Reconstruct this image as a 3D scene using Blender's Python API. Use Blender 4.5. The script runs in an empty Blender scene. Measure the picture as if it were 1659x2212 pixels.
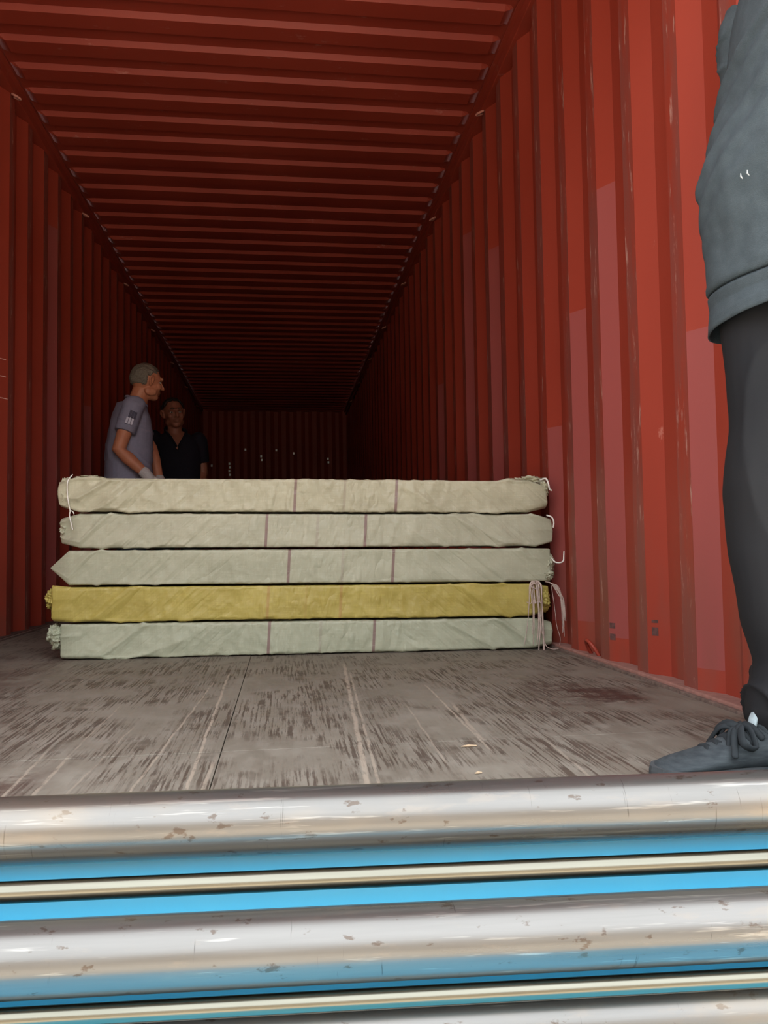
import bpy, bmesh, math, random
from mathutils import Vector, Matrix, noise as mnoise

random.seed(7)
SC = bpy.context.scene
COL = SC.collection

# ------------------------------------------------------------------ camera
W, H, FPX = 1659, 2212, 1725.0
cam_d = bpy.data.cameras.new('camera')
cam_d.sensor_fit = 'VERTICAL'
cam_d.sensor_height = 32.0
cam_d.lens = 32.0 * FPX / H
cam_d.clip_start = 0.02
cam = bpy.data.objects.new('camera', cam_d)
COL.objects.link(cam)
# rows: world axes x, y, z seen from the camera (right, down, forward)
RX = Vector((0.9920484, -0.00892844, 0.12553984))
RY = Vector((-0.12493656, 0.05054905, 0.9908762))
RZ = Vector((-0.01519289, -0.99868167, 0.04903161))
cam.matrix_world = Matrix(((RX[0], -RX[1], -RX[2], 0.0),
                           (RY[0], -RY[1], -RY[2], 0.0),
                           (RZ[0], -RZ[1], -RZ[2], 0.38),
                           (0, 0, 0, 1)))
SC.camera = cam

# ------------------------------------------------------------------ light: overcast daylight from outside the open doors
world = bpy.data.worlds.new('overcast_sky')
SC.world = world
world.use_nodes = True
wn = world.node_tree.nodes
wl = world.node_tree.links
wn.clear()
w_out = wn.new('ShaderNodeOutputWorld')
w_bg = wn.new('ShaderNodeBackground')
w_bg.inputs[0].default_value = (0.90, 0.95, 1.0, 1)
w_bg.inputs[1].default_value = 1.0
wl.new(w_bg.outputs[0], w_out.inputs[0])

# high sun behind the container: it lights the yard, the doorway stays in the container's own shade
sun_d = bpy.data.lights.new('sun', 'SUN')
sun_d.energy = 4.0
sun_d.angle = math.radians(0.5)
sun_d.color = (1.0, 0.95, 0.86)
sun = bpy.data.objects.new('sun', sun_d)
COL.objects.link(sun)
sun.location = (4, 20, 30)
sun.rotation_euler = (math.radians(-35), math.radians(8), 0)

SC.view_settings.view_transform = 'Standard'
SC.view_settings.look = 'None'
SC.view_settings.gamma = 1.0
SC.view_settings.use_curve_mapping = False
SC.view_settings.exposure = 2.35


# ------------------------------------------------------------------ helpers: objects
def V(*a):
    return Vector(a)


def link(name, me, mat=None, parent=None, kind=None, label=None, smooth=False):
    o = bpy.data.objects.new(name, me)
    COL.objects.link(o)
    if mat is not None:
        if isinstance(mat, (list, tuple)):
            for m in mat:
                me.materials.append(m)
        else:
            me.materials.append(mat)
    if parent is not None:
        o.parent = parent
    if kind:
        o['kind'] = kind
    if label:
        o['label'] = label
    if smooth:
        me.polygons.foreach_set('use_smooth', [True] * len(me.polygons))
    return o


def mesh_of(bm, name):
    bmesh.ops.recalc_face_normals(bm, faces=bm.faces)
    me = bpy.data.meshes.new(name)
    bm.to_mesh(me)
    bm.free()
    return me


def obj(name, bm, mat, parent=None, kind=None, label=None, smooth=False):
    return link(name, mesh_of(bm, name), mat, parent, kind, label, smooth)


def thing(name, label, cat, loc=(0, 0, 0), rotz=0.0, group=None):
    o = bpy.data.objects.new(name, None)
    COL.objects.link(o)
    o.empty_display_size = 0.1
    o.location = loc
    o.rotation_euler = (0, 0, rotz)
    o['label'] = label
    o['category'] = cat
    if group:
        o['group'] = group
    return o


def tag(o, label, cat, group=None):
    o['label'] = label
    o['category'] = cat
    if group:
        o['group'] = group
    return o


def shift(o, base):
    """mesh built in world coordinates -> coordinates of a parent standing at base"""
    o.data.transform(Matrix.Translation(-Vector(base)))


# ------------------------------------------------------------------ helpers: shapes
def box(bm, x0, x1, y0, y1, z0, z1, mtx=None, bevel=0.0):
    r = bmesh.ops.create_cube(bm, size=1.0)
    vs = r['verts']
    for v in vs:
        v.co = Vector(((x0 + x1) / 2 + v.co.x * (x1 - x0), (y0 + y1) / 2 + v.co.y * (y1 - y0), (z0 + z1) / 2 + v.co.z * (z1 - z0)))
    if bevel:
        es = set()
        for v in vs:
            es.update(v.link_edges)
        rr = bmesh.ops.bevel(bm, geom=list(es), offset=bevel, segments=2, profile=0.5, affect='EDGES')
        vs = list({v for f in rr['faces'] for v in f.verts} | {v for v in vs if v.is_valid})
    if mtx is not None:
        bmesh.ops.transform(bm, matrix=mtx, verts=vs)
    return vs


def catmull(pts, n):
    pts = [Vector(p) for p in pts]
    if len(pts) < 3:
        return [pts[0].lerp(pts[-1], i / n) for i in range(n + 1)]
    out = []
    P = [pts[0] * 2 - pts[1]] + pts + [pts[-1] * 2 - pts[-2]]
    m = len(pts) - 1
    for i in range(m):
        k = max(1, n // m)
        for j in range(k):
            t = j / k
            a, b, c, d = P[i], P[i + 1], P[i + 2], P[i + 3]
            out.append(0.5 * ((2 * b) + (c - a) * t + (2 * a - 5 * b + 4 * c - d) * t * t + (3 * b - a - 3 * c + d) * t ** 3))
    out.append(pts[-1].copy())
    return out


def tube(bm, pts, rad, seg=12, caps='round', side=None):
    """tapered tube with rounded or flat ends; rad: number, list of numbers or of pairs (side radius, other radius)"""
    pts = [Vector(p) for p in pts]
    n = len(pts)
    if not isinstance(rad, (list, tuple)):
        rad = [rad] * n
    rad = [(r, r) if not isinstance(r, (list, tuple)) else r for r in rad]
    tang = []
    for i in range(n):
        t = pts[min(i + 1, n - 1)] - pts[max(i - 1, 0)]
        tang.append(t.normalized())
    u = Vector(side) if side is not None else tang[0].orthogonal()
    rings = []

    def ring(c, t, r, uu):
        w = t.cross(uu).normalized()
        return [bm.verts.new(c + uu * (math.cos(2 * math.pi * k / seg) * r[0]) + w * (math.sin(2 * math.pi * k / seg) * r[1])) for k in range(seg)]
    us = []
    for i in range(n):
        uu = (u - tang[i] * u.dot(tang[i]))
        uu = uu.normalized() if uu.length > 1e-6 else tang[i].orthogonal().normalized()
        us.append(uu)
        u = uu
    if caps == 'round':
        for a in (75, 50, 25):
            c, s = math.cos(math.radians(a)), math.sin(math.radians(a))
            m = (rad[0][0] + rad[0][1]) / 2
            rings.append(ring(pts[0] - tang[0] * m * s, tang[0], (rad[0][0] * c, rad[0][1] * c), us[0]))
    for i in range(n):
        rings.append(ring(pts[i], tang[i], rad[i], us[i]))
    if caps == 'round':
        for a in (25, 50, 75):
            c, s = math.cos(math.radians(a)), math.sin(math.radians(a))
            m = (rad[-1][0] + rad[-1][1]) / 2
            rings.append(ring(pts[-1] + tang[-1] * m * s, tang[-1], (rad[-1][0] * c, rad[-1][1] * c), us[-1]))
    for a, b in zip(rings, rings[1:]):
        for k in range(seg):
            bm.faces.new((a[k], a[(k + 1) % seg], b[(k + 1) % seg], b[k]))
    if caps in ('round', 'flat'):
        bm.faces.new(list(reversed(rings[0])))
        bm.faces.new(rings[-1])
    return rings


def ellipsoid(bm, c, axes, radii, sub=3):
    r = bmesh.ops.create_icosphere(bm, subdivisions=sub, radius=1.0)
    ax = [Vector(a).normalized() for a in axes]
    for v in r['verts']:
        p = v.co.copy()
        v.co = Vector(c) + ax[0] * (p.x * radii[0]) + ax[1] * (p.y * radii[1]) + ax[2] * (p.z * radii[2])
    return r['verts']


def loft(bm, rings, cap0=True, cap1=True):
    vr = [[bm.verts.new(p) for p in r] for r in rings]
    n = len(vr[0])
    for a, b in zip(vr, vr[1:]):
        for k in range(n):
            bm.faces.new((a[k], a[(k + 1) % n], b[(k + 1) % n], b[k]))
    if cap0:
        bm.faces.new(list(reversed(vr[0])))
    if cap1:
        bm.faces.new(vr[-1])
    return vr


def torso_ring(c, f, l, rf, rb, rs, n=32, p=2.3):
    """egg-like section: rf to the front, rb to the back, rs to the sides"""
    out = []
    for k in range(n):
        a = 2 * math.pi * k / n
        ca, sa = math.cos(a), math.sin(a)
        m = (abs(ca) ** p + abs(sa) ** p) ** (-1 / p)
        out.append(Vector(c) + Vector(f) * (ca * m * (rf if ca > 0 else rb)) + Vector(l) * (sa * m * rs))
    return out


def bake(o, mods):
    """apply modifiers given as (type, {settings})"""
    for i, (t, st) in enumerate(mods):
        m = o.modifiers.new('m%d' % i, t)
        for k, v in st.items():
            setattr(m, k, v)
    bpy.context.view_layer.update()
    dg = bpy.context.evaluated_depsgraph_get()
    me = bpy.data.meshes.new_from_object(o.evaluated_get(dg))
    o.modifiers.clear()
    old = o.data
    o.data = me
    bpy.data.meshes.remove(old)
    return o


def grown(name, bm, mat, parent, base, voxel=0.006, smooth=4, sculpt=None, label=None):
    """overlapping closed shapes grown together into one continuous skin"""
    o = obj(name, bm, mat, None, None, label)
    bake(o, [('REMESH', dict(mode='VOXEL', voxel_size=voxel)), ('SMOOTH', dict(factor=0.5, iterations=smooth))])
    if sculpt:
        for v in o.data.vertices:
            sculpt(v)
    shift(o, base)
    o.parent = parent
    o.data.polygons.foreach_set('use_smooth', [True] * len(o.data.polygons))
    return o


def fbm(p, oct=3):
    return mnoise.fractal(p, 1.0, 2.0, oct)


def ridge(p):
    return (1.0 - min(1.0, abs(mnoise.noise(p)) * 2.4)) ** 3.5


# ------------------------------------------------------------------ helpers: materials
class NT:
    def __init__(self, name, rough=0.6, metal=0.0, spec=0.5):
        self.m = bpy.data.materials.new(name)
        self.m.use_nodes = True
        self.t = self.m.node_tree
        self.b = self.t.nodes['Principled BSDF']
        self.b.inputs['Roughness'].default_value = rough
        self.b.inputs['Metallic'].default_value = metal
        self.b.inputs['Specular IOR Level'].default_value = spec

    def n(self, typ, **kw):
        nd = self.t.nodes.new(typ)
        for k, v in kw.items():
            setattr(nd, k, v)
        return nd

    def l(self, a, b):
        self.t.links.new(a, b)

    def pos(self, scale=(1, 1, 1), rot=(0, 0, 0), kind='world'):
        if kind == 'world':
            g = self.n('ShaderNodeNewGeometry').outputs['Position']
        else:
            g = self.n('ShaderNodeTexCoord').outputs['Object']
            if kind == 'each':       # every object gets its own stretch of the pattern
                ad = self.n('ShaderNodeVectorMath', operation='MULTIPLY_ADD')
                self.l(self.n('ShaderNodeObjectInfo').outputs['Random'], ad.inputs[0])
                ad.inputs[1].default_value = (37.0, 11.0, 5.0)
                self.l(g, ad.inputs[2])
                g = ad.outputs[0]
        mp = self.n('ShaderNodeMapping')
        mp.inputs['Scale'].default_value = scale
        mp.inputs['Rotation'].default_value = rot
        self.l(g, mp.inputs[0])
        return mp.outputs[0]

    def slanted(self, deg, scale):
        r = self.n('ShaderNodeMapping')
        r.inputs['Rotation'].default_value = (0, math.radians(deg), 0)
        self.l(self.n('ShaderNodeTexCoord').outputs['Object'], r.inputs[0])
        k = self.n('ShaderNodeMapping')
        k.inputs['Scale'].default_value = scale
        self.l(r.outputs[0], k.inputs[0])
        return k.outputs[0]

    def noise(self, vec, scale=1.0, detail=4.0, rough=0.55):
        nd = self.n('ShaderNodeTexNoise')
        nd.inputs['Scale'].default_value = scale
        nd.inputs['Detail'].default_value = detail
        nd.inputs['Roughness'].default_value = rough
        self.l(vec, nd.inputs['Vector'])
        return nd.outputs[0]

    def ramp(self, fac, stops):
        nd = self.n('ShaderNodeValToRGB')
        e = nd.color_ramp.elements
        while len(e) < len(stops):
            e.new(0.5)
        for el, (p, c) in zip(e, stops):
            el.position = p
            el.color = c if len(c) == 4 else (c[0], c[1], c[2], 1)
        self.l(fac, nd.inputs[0])
        return nd.outputs[0]

    def step(self, fac, a, b):
        nd = self.n('ShaderNodeMapRange')
        nd.interpolation_type = 'SMOOTHSTEP'
        nd.inputs[1].default_value = a
        nd.inputs[2].default_value = b
        self.l(fac, nd.inputs[0])
        return nd.outputs[0]

    def math(self, op, a, b=None, c=None):
        nd = self.n('ShaderNodeMath', operation=op)
        for i, x in enumerate((a, b, c)):
            if x is None:
                continue
            if isinstance(x, (int, float)):
                nd.inputs[i].default_value = x
            else:
                self.l(x, nd.inputs[i])
        return nd.outputs[0]

    def mix(self, fac, a, b):
        nd = self.n('ShaderNodeMix', data_type='RGBA')
        for s, x in ((nd.inputs[0], fac), (nd.inputs[6], a), (nd.inputs[7], b)):
            if isinstance(x, (int, float)):
                s.default_value = x
            elif isinstance(x, (tuple, list)):
                s.default_value = (x[0], x[1], x[2], 1)
            else:
                self.l(x, s)
        return nd.outputs[2]

    def attr(self, name):
        return self.n('ShaderNodeAttribute', attribute_name=name).outputs['Fac']

    def xyz(self):
        g = self.n('ShaderNodeNewGeometry').outputs['Position']
        s = self.n('ShaderNodeSeparateXYZ')
        self.l(g, s.inputs[0])
        return s.outputs

    def color(self, c):
        if isinstance(c, (tuple, list)):
            self.b.inputs['Base Color'].default_value = (c[0], c[1], c[2], 1)
        else:
            self.l(c, self.b.inputs['Base Color'])

    def rough(self, r):
        self.l(r, self.b.inputs['Roughness'])

    def bump(self, h, strength=0.3, dist=0.002):
        nd = self.n('ShaderNodeBump')
        nd.inputs['Strength'].default_value = strength
        nd.inputs['Distance'].default_value = dist
        self.l(h, nd.inputs['Height'])
        self.l(nd.outputs[0], self.b.inputs['Normal'])


def plain(name, c, rough=0.6, metal=0.0, var=0.15, scale=30, spec=0.4, bump=0.0):
    t = NT(name, rough, metal, spec)
    nz = t.noise(t.pos(), scale, 4)
    t.color(t.ramp(nz, [(0.25, [x * (1 - var) for x in c]), (0.75, [min(1, x * (1 + var)) for x in c])]))
    if bump:
        t.bump(nz, bump, 0.003)
    return t.m


# container paint: oxide red, scuffed on the proud faces, older pinker coats on some faces
def paint_material(name, scuffs=True):
    t = NT(name, 0.5, 0.0, 0.35)
    big = t.noise(t.pos((1, 1, 0.5)), 1.6, 3)
    c = t.ramp(big, [(0.3, (0.26, 0.034, 0.018)), (0.7, (0.315, 0.046, 0.026))])
    if scuffs:
        patch = t.attr('patch')
        c = t.mix(t.math('MULTIPLY', patch, 0.9), c, (0.30, 0.072, 0.065))
        inner = t.attr('inner')
        dull = t.noise(t.pos((6, 14, 1.6)), 1.0, 5, 0.65)
        m = t.math('MULTIPLY', inner, t.step(dull, 0.35, 0.62))
        c = t.mix(t.math('MULTIPLY', m, 0.75), c, (0.21, 0.068, 0.055))
        chips = t.noise(t.pos((20, 34, 5.0)), 1.0, 6, 0.75)
        m2 = t.math('MULTIPLY', inner, t.step(chips, 0.56, 0.66))
        c = t.mix(t.math('MULTIPLY', m2, 0.8), c, (0.50, 0.29, 0.24))
        fl = t.noise(t.pos((5, 5, 2)), 3.0, 6, 0.7)
        m3 = t.step(fl, 0.685, 0.74)
        c = t.mix(t.math('MULTIPLY', m3, 0.5), c, (0.52, 0.22, 0.17))
        z = t.xyz()[2]
        dirt = t.math('MULTIPLY', t.math('SUBTRACT', 1.0, t.step(z, 0.0, 0.55)), t.step(t.noise(t.pos((2, 4, 1)), 2.2, 5), 0.4, 0.7))
        c = t.mix(t.math('MULTIPLY', dirt, 0.6), c, (0.20, 0.07, 0.05))
    else:
        fl = t.noise(t.pos((4, 9, 4)), 2.0, 6, 0.7)
        c = t.mix(t.math('MULTIPLY', t.step(fl, 0.62, 0.72), 0.35), c, (0.48, 0.22, 0.18))
    t.color(c)
    t.bump(t.noise(t.pos(), 60, 3), 0.08, 0.002)
    return t.m


M_WALL = paint_material('oxide_red_paint_scuffed')
M_PAINT = paint_material('oxide_red_paint', False)
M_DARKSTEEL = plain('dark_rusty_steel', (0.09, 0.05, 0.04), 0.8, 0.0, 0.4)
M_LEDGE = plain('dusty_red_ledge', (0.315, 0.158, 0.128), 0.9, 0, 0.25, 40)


# ------------------------------------------------------------------ setting: container
YD, YB = 1.12, 13.12          # door end, closed end
XL, XR = -1.30, 1.05          # proud faces of the side walls
ZT = 2.69
PITCH = 0.278


def corrugated(name, xin, out, phase, patches):
    """trapezoid corrugated steel wall; patches maps a corrugation number to the height where an older coat starts"""
    bm = bmesh.new()
    li = bm.faces.layers.float.new('inner')
    lp = bm.faces.layers.float.new('patch')
    prof = []
    k0 = int(math.floor((YD - phase) / PITCH)) - 1
    k1 = int(math.ceil((YB - phase) / PITCH)) + 1
    for k in range(k0, k1 + 1):
        y = phase + k * PITCH
        # from the door inwards: slope facing the doors ends at y, then proud face, slope away, recessed face
        prof += [(y - 0.068, 1.0, 'door', k), (y, 0.0, 'inner', k), (y + 0.070, 0.0, 'away', k), (y + 0.138, 1.0, 'outer', k)]
    for (ya, oa, kind, k), (yb, ob, _, _) in zip(prof, prof[1:]):
        a, b = max(YD, min(YB, ya)), max(YD, min(YB, yb))
        if b - a < 1e-5:
            continue
        fa, fb = (a - ya) / (yb - ya), (b - ya) / (yb - ya)
        xa = xin + out * 0.036 * (oa + (ob - oa) * fa)
        xb = xin + out * 0.036 * (oa + (ob - oa) * fb)
        zs = [-0.12, 2.66]
        zt = None
        if kind == 'door' and k in patches:
            zt, zlow = patches[k]
            zs = [-0.12, zlow, zt, 2.66]
        col_a = [bm.verts.new((xa, a, z)) for z in zs]
        col_b = [bm.verts.new((xb, b, z)) for z in zs]
        for i in range(len(zs) - 1):
            f = bm.faces.new((col_a[i], col_b[i], col_b[i + 1], col_a[i + 1]))
            f[li] = 1.0 if kind == 'inner' else (0.25 if kind == 'away' else 0.0)
            f[lp] = 1.0 if (zt and i == 1) else 0.0
    bmesh.ops.remove_doubles(bm, verts=bm.verts, dist=1e-5)
    o = obj(name, bm, M_WALL, None, 'structure')
    m = o.modifiers.new('sheet', 'SOLIDIFY')
    m.thickness = 0.003
    m.offset = 0.0
    return o


wall_right = corrugated('wall_right', XR, 1, 1.945, {0: (0.94, 0.07), 2: (1.575, 0.09), 3: (1.24, 0.12), 4: (0.86, 0.1), 7: (1.9, 0.2), 9: (2.2, 0.2), 12: (1.5, 0.2), -1: (1.3, 0.1)})
wall_left = corrugated('wall_left', XL, -1, 3.975, {3: (2.3, 0.1), 6: (1.4, 0.1)})
wall_right['label'] = 'red corrugated steel wall on the right, scuffed and faded'
wall_left['label'] = 'red corrugated steel wall on the left, in shade'

# closed end, corrugated too
bm = bmesh.new()
prof = []
x = XL - 0.21
while x < XR + 0.3:
    prof += [(x, 0.0), (x + 0.07, 0.0), (x + 0.13, 0.045), (x + 0.19, 0.045)]
    x += 0.25
lo = [bm.verts.new((px, YB - 0.05 + d, -0.12)) for px, d in prof]
hi = [bm.verts.new((px, YB - 0.05 + d, 2.74)) for px, d in prof]
for i in range(len(prof) - 1):
    bm.faces.new((lo[i], lo[i + 1], hi[i + 1], hi[i]))
wb = obj('wall_back', bm, M_PAINT, None, 'structure')
m = wb.modifiers.new('sheet', 'SOLIDIFY')
m.thickness = 0.004

# roof: die-stamped ribs running across, fading out before the side rails
bm = bmesh.new()
RP = 0.2085
yk = 3.428
rows = []
k0 = int((YD - yk) / RP) - 2
k1 = int((YB - yk) / RP) + 2
for k in range(k0, k1):
    y = yk + k * RP
    rows += [(y - 0.0085, 1.0), (y + 0.0085, 0.0), (y + 0.099, 0.0), (y + 0.114, 1.0)]
rows = [(min(max(y, YD), YB), h) for y, h in rows if YD - 0.2 < y < YB + 0.2]
xs = [XL - 0.02, XL + 0.045, XL + 0.062, XL + 0.085, XL + 0.6, (XL + XR) / 2, XR - 0.6, XR - 0.085, XR - 0.062, XR - 0.045, XR + 0.02]
am = [0, 0, 0.45, 1, 1, 1, 1, 1, 0.45, 0, 0]
grid = []
for y, h in rows:
    grid.append([bm.verts.new((xx, y, ZT + 0.021 * (h * a + (1 - a) * 0.8))) for xx, a in zip(xs, am)])
for a, b in zip(grid, grid[1:]):
    if (b[0].co - a[0].co).length < 1e-6:
        continue
    for i in range(len(xs) - 1):
        bm.faces.new((a[i], a[i + 1], b[i + 1], b[i]))
ceiling = obj('ceiling', bm, M_PAINT, None, 'structure', 'ribbed red steel roof sheet')
m = ceiling.modifiers.new('sheet', 'SOLIDIFY')
m.thickness = 0.003
m.offset = 0.0


def rail(name, x0, x1, y0, y1, z0, z1, mat=M_PAINT, bevel=0.004):
    bm = bmesh.new()
    box(bm, x0, x1, y0, y1, z0, z1, bevel=bevel)
    return obj(name, bm, mat, None, 'structure')


top_l = rail('trim_1', XL - 0.055, XL + 0.02, YD, YB, 2.635, 2.70)
top_r = rail('trim_2', XR - 0.02, XR + 0.055, YD, YB, 2.635, 2.70)
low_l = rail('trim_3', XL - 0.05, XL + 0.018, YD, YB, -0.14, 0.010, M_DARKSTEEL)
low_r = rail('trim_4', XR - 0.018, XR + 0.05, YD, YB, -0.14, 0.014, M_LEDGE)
# door frame at the open end: two posts, header, sill
rail('trim_5', XL - 0.07, XL - 0.002, YD - 0.12, YD + 0.004, -0.16, 2.85)
rail('trim_6', XR + 0.002, XR + 0.07, YD - 0.12, YD + 0.004, -0.16, 2.85)
rail('trim_7', XL, XR, YD - 0.10, YD + 0.004, 2.66, 2.80)
rail('trim_8', XL, XR, YD - 0.012, YD - 0.002, -0.16, -0.004, M_DARKSTEEL)
M_ANGLE = plain('worn_floor_angle', (0.17, 0.12, 0.10), 0.7, 0, 0.5, 60)
rail('trim_9', XR - 0.030, XR - 0.018, YD, YB, -0.02, 0.006, M_ANGLE, 0.001)
rail('trim_10', XL + 0.018, XL + 0.030, YD, YB, -0.02, 0.006, M_ANGLE, 0.001)
# weld beads and flange along the top corner
for nm, xa, s in (('flange_left', XL + 0.02, 1), ('flange_right', XR - 0.02, -1)):
    bm = bmesh.new()
    box(bm, min(xa, xa + s * 0.022), max(xa, xa + s * 0.022), YD, YB, 2.684, 2.694)
    o = obj('flange', bm, M_PAINT, top_l if s > 0 else top_r)

# lashing rings welded under the top rails and above the bottom rail
M_RING = plain('painted_ring_steel', (0.42, 0.17, 0.13), 0.6, 0, 0.3, 80)


def lashing_ring(parent, c, wall_dir, r=0.03):
    bm = bmesh.new()
    pts = []
    for k in range(9):
        a = math.pi * (k / 8.0)
        pts.append(Vector(c) + V(-wall_dir * math.sin(a) * r * 1.1, math.cos(a) * r * 0.5, -math.sin(a) * r * 0.5))
    tube(bm, pts, 0.006, 8)
    return obj('lashing_ring', bm, M_RING, parent, smooth=True)


for k in range(8):
    lashing_ring(top_r, (XR - 0.012, 3.91 - 1.315 + 1.315 * k, 2.63), 1)
    lashing_ring(top_l, (XL + 0.012, 3.99 - 1.38 + 1.38 * k, 2.63), -1)
bm = bmesh.new()
tube(bm, [V(XR + 0.012 - 0.030 * math.sin(math.pi * k / 10), 2.655 + 0.036 * math.cos(math.pi * k / 10), 0.012 + 0.052 * math.sin(math.pi * k / 10)) for k in range(11)], 0.0065, 8)
obj('lashing_ring', bm, M_PAINT, low_r, smooth=True)

# stencil smudges and chalk strokes on the walls: flat print on the faces
M_STENCIL = plain('faded_black_stencil', (0.10, 0.045, 0.04), 0.8, 0, 0.5, 90)
M_CHALK = plain('chalk_stroke', (0.60, 0.33, 0.28), 0.9, 0, 0.3, 90)


def decal(parent, p, along, w, h, mat, name, n_off):
    bm = bmesh.new()
    a = Vector(along).normalized()
    up = V(0, 0, 1)
    nn = Vector(n_off)
    q = Vector(p)
    lo = [bm.verts.new(q + a * sx * w / 2 + up * sz * h / 2) for sx, sz in ((-1, -1), (1, -1), (1, 1), (-1, 1))]
    hi = [bm.verts.new(v.co + nn) for v in lo]
    bm.faces.new(lo)
    bm.faces.new(hi)
    for i in range(4):
        bm.faces.new((lo[i], lo[(i + 1) % 4], hi[(i + 1) % 4], hi[i]))
    return obj(name, bm, mat, parent)


slope = V(0.036, -0.068, 0).normalized()      # along a door-facing slope of the right wall
nrm = V(-0.068, -0.036, 0).normalized()
for kk, zz, dy, hh in ((1, 0.137, 0.34, 0.024), (1, 0.166, 0.34, 0.008), (2, 0.128, 0.18, 0.018), (2, 0.092, 0.18, 0.02)):
    y0 = 1.945 + kk * PITCH
    q = V(XR, y0, zz) + V(0.036, -0.068, 0) * dy + nrm * 0.0017
    decal(wall_right, q, slope, 0.022, hh, M_STENCIL, 'stencil_mark', nrm * 0.0006)
for zz, yy in ((1.319, 3.78), (1.236, 3.80), (1.132, 3.79)):
    q = V(XL - 0.006 - (3.975 - yy - 0.012) * 0.02, yy + 0.10, zz) 
    sl = V(-0.036, -0.068, 0).normalized()
    nl = V(0.068, -0.036, 0).normalized()
    q = V(XL, 3.975, zz) + V(-0.036, -0.068, 0) * (0.55 if zz > 1.2 else 0.4) + nl * 0.0017
    decal(wall_left, q, sl, 0.06, 0.004, M_CHALK, 'chalk_stroke', nl * 0.0006)
# glints on the closed end wall's scratched paint, put in as pale spots
M_GLINT = plain('pale_glint_colour', (0.85, 0.88, 0.88), 0.35, 0.3, 0.2, 90)
for cx, cz, n in ((-1.129, 1.80, 1), (-0.845, 1.83, 4), (-0.593, 2.06, 1), (-0.335, 1.95, 2), (0.749, 1.91, 2), (-0.09, 2.05, 1), (0.19, 2.0, 1)):
    for j in range(n):
        q = V(cx + random.uniform(-.01, .01), YB - 0.055, cz - j * 0.06)
        decal(wb, q, V(1, 0, 0), 0.028, 0.035, M_GLINT, 'glint_spot', V(0, -0.002, 0))

# ------------------------------------------------------------------ floor: plywood sheets with open joints
t = NT('worn_container_plywood', 0.62, 0.0, 0.35)
base_n = t.noise(t.pos((2.2, 1.1, 1)), 1.6, 5, 0.6)
dust = t.ramp(base_n, [(0.3, (0.139, 0.119, 0.0941)), (0.7, (0.206, 0.182, 0.147))])
cloud = t.noise(t.pos((9, 5, 1)), 2.0, 6, 0.65)
dust = t.mix(t.math('MULTIPLY', t.step(cloud, 0.42, 0.66), 0.45), dust, (0.26, 0.237, 0.197))
# bare grain showing through in patches
grain = t.noise(t.pos((150, 5, 1)), 1.0, 3, 0.6)
wavy = t.noise(t.pos((48, 8, 1)), 1.0, 6, 0.72)
patch = t.noise(t.pos((2.6, 2.1, 1)), 1.7, 4, 0.6)
pm = t.step(patch, 0.40, 0.56)
gm = t.math('MULTIPLY', t.step(t.math('ADD', t.math('MULTIPLY', grain, 0.55), t.math('MULTIPLY', wavy, 0.45)), 0.47, 0.56), pm)
col = t.mix(t.math('MULTIPLY', gm, 0.85), dust, (0.058, 0.039, 0.029))
# dark wet-looking stains
st = t.noise(t.pos((3.0, 4.2, 1)), 1.3, 6, 0.72)
X, Y, Z = t.xyz()
far_left = t.math('MULTIPLY', t.math('SUBTRACT', 1.0, t.step(X, -0.95, -0.70)), t.math('SUBTRACT', 1.0, t.step(Y, 2.6, 3.4)))
near_left = t.math('MULTIPLY', t.math('SUBTRACT', 1.0, t.step(X, -0.5, -0.36)), t.math('SUBTRACT', 1.0, t.step(Y, 1.45, 1.6)))
rt = t.math('MULTIPLY', t.math('MULTIPLY', t.step(X, 0.62, 0.70), t.math('SUBTRACT', 1.0, t.step(X, 0.86, 0.94))),
            t.math('MULTIPLY', t.step(Y, 1.86, 1.92), t.math('SUBTRACT', 1.0, t.step(Y, 2.10, 2.25))))
zone = t.math('MAXIMUM', t.math('MAXIMUM', t.math('MULTIPLY', far_left, 0.8), near_left), rt)
sm = t.math('MULTIPLY', zone, t.step(st, 0.44, 0.56))
col = t.mix(t.math('MULTIPLY', sm, 0.9), col, (0.060, 0.028, 0.022))
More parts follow.
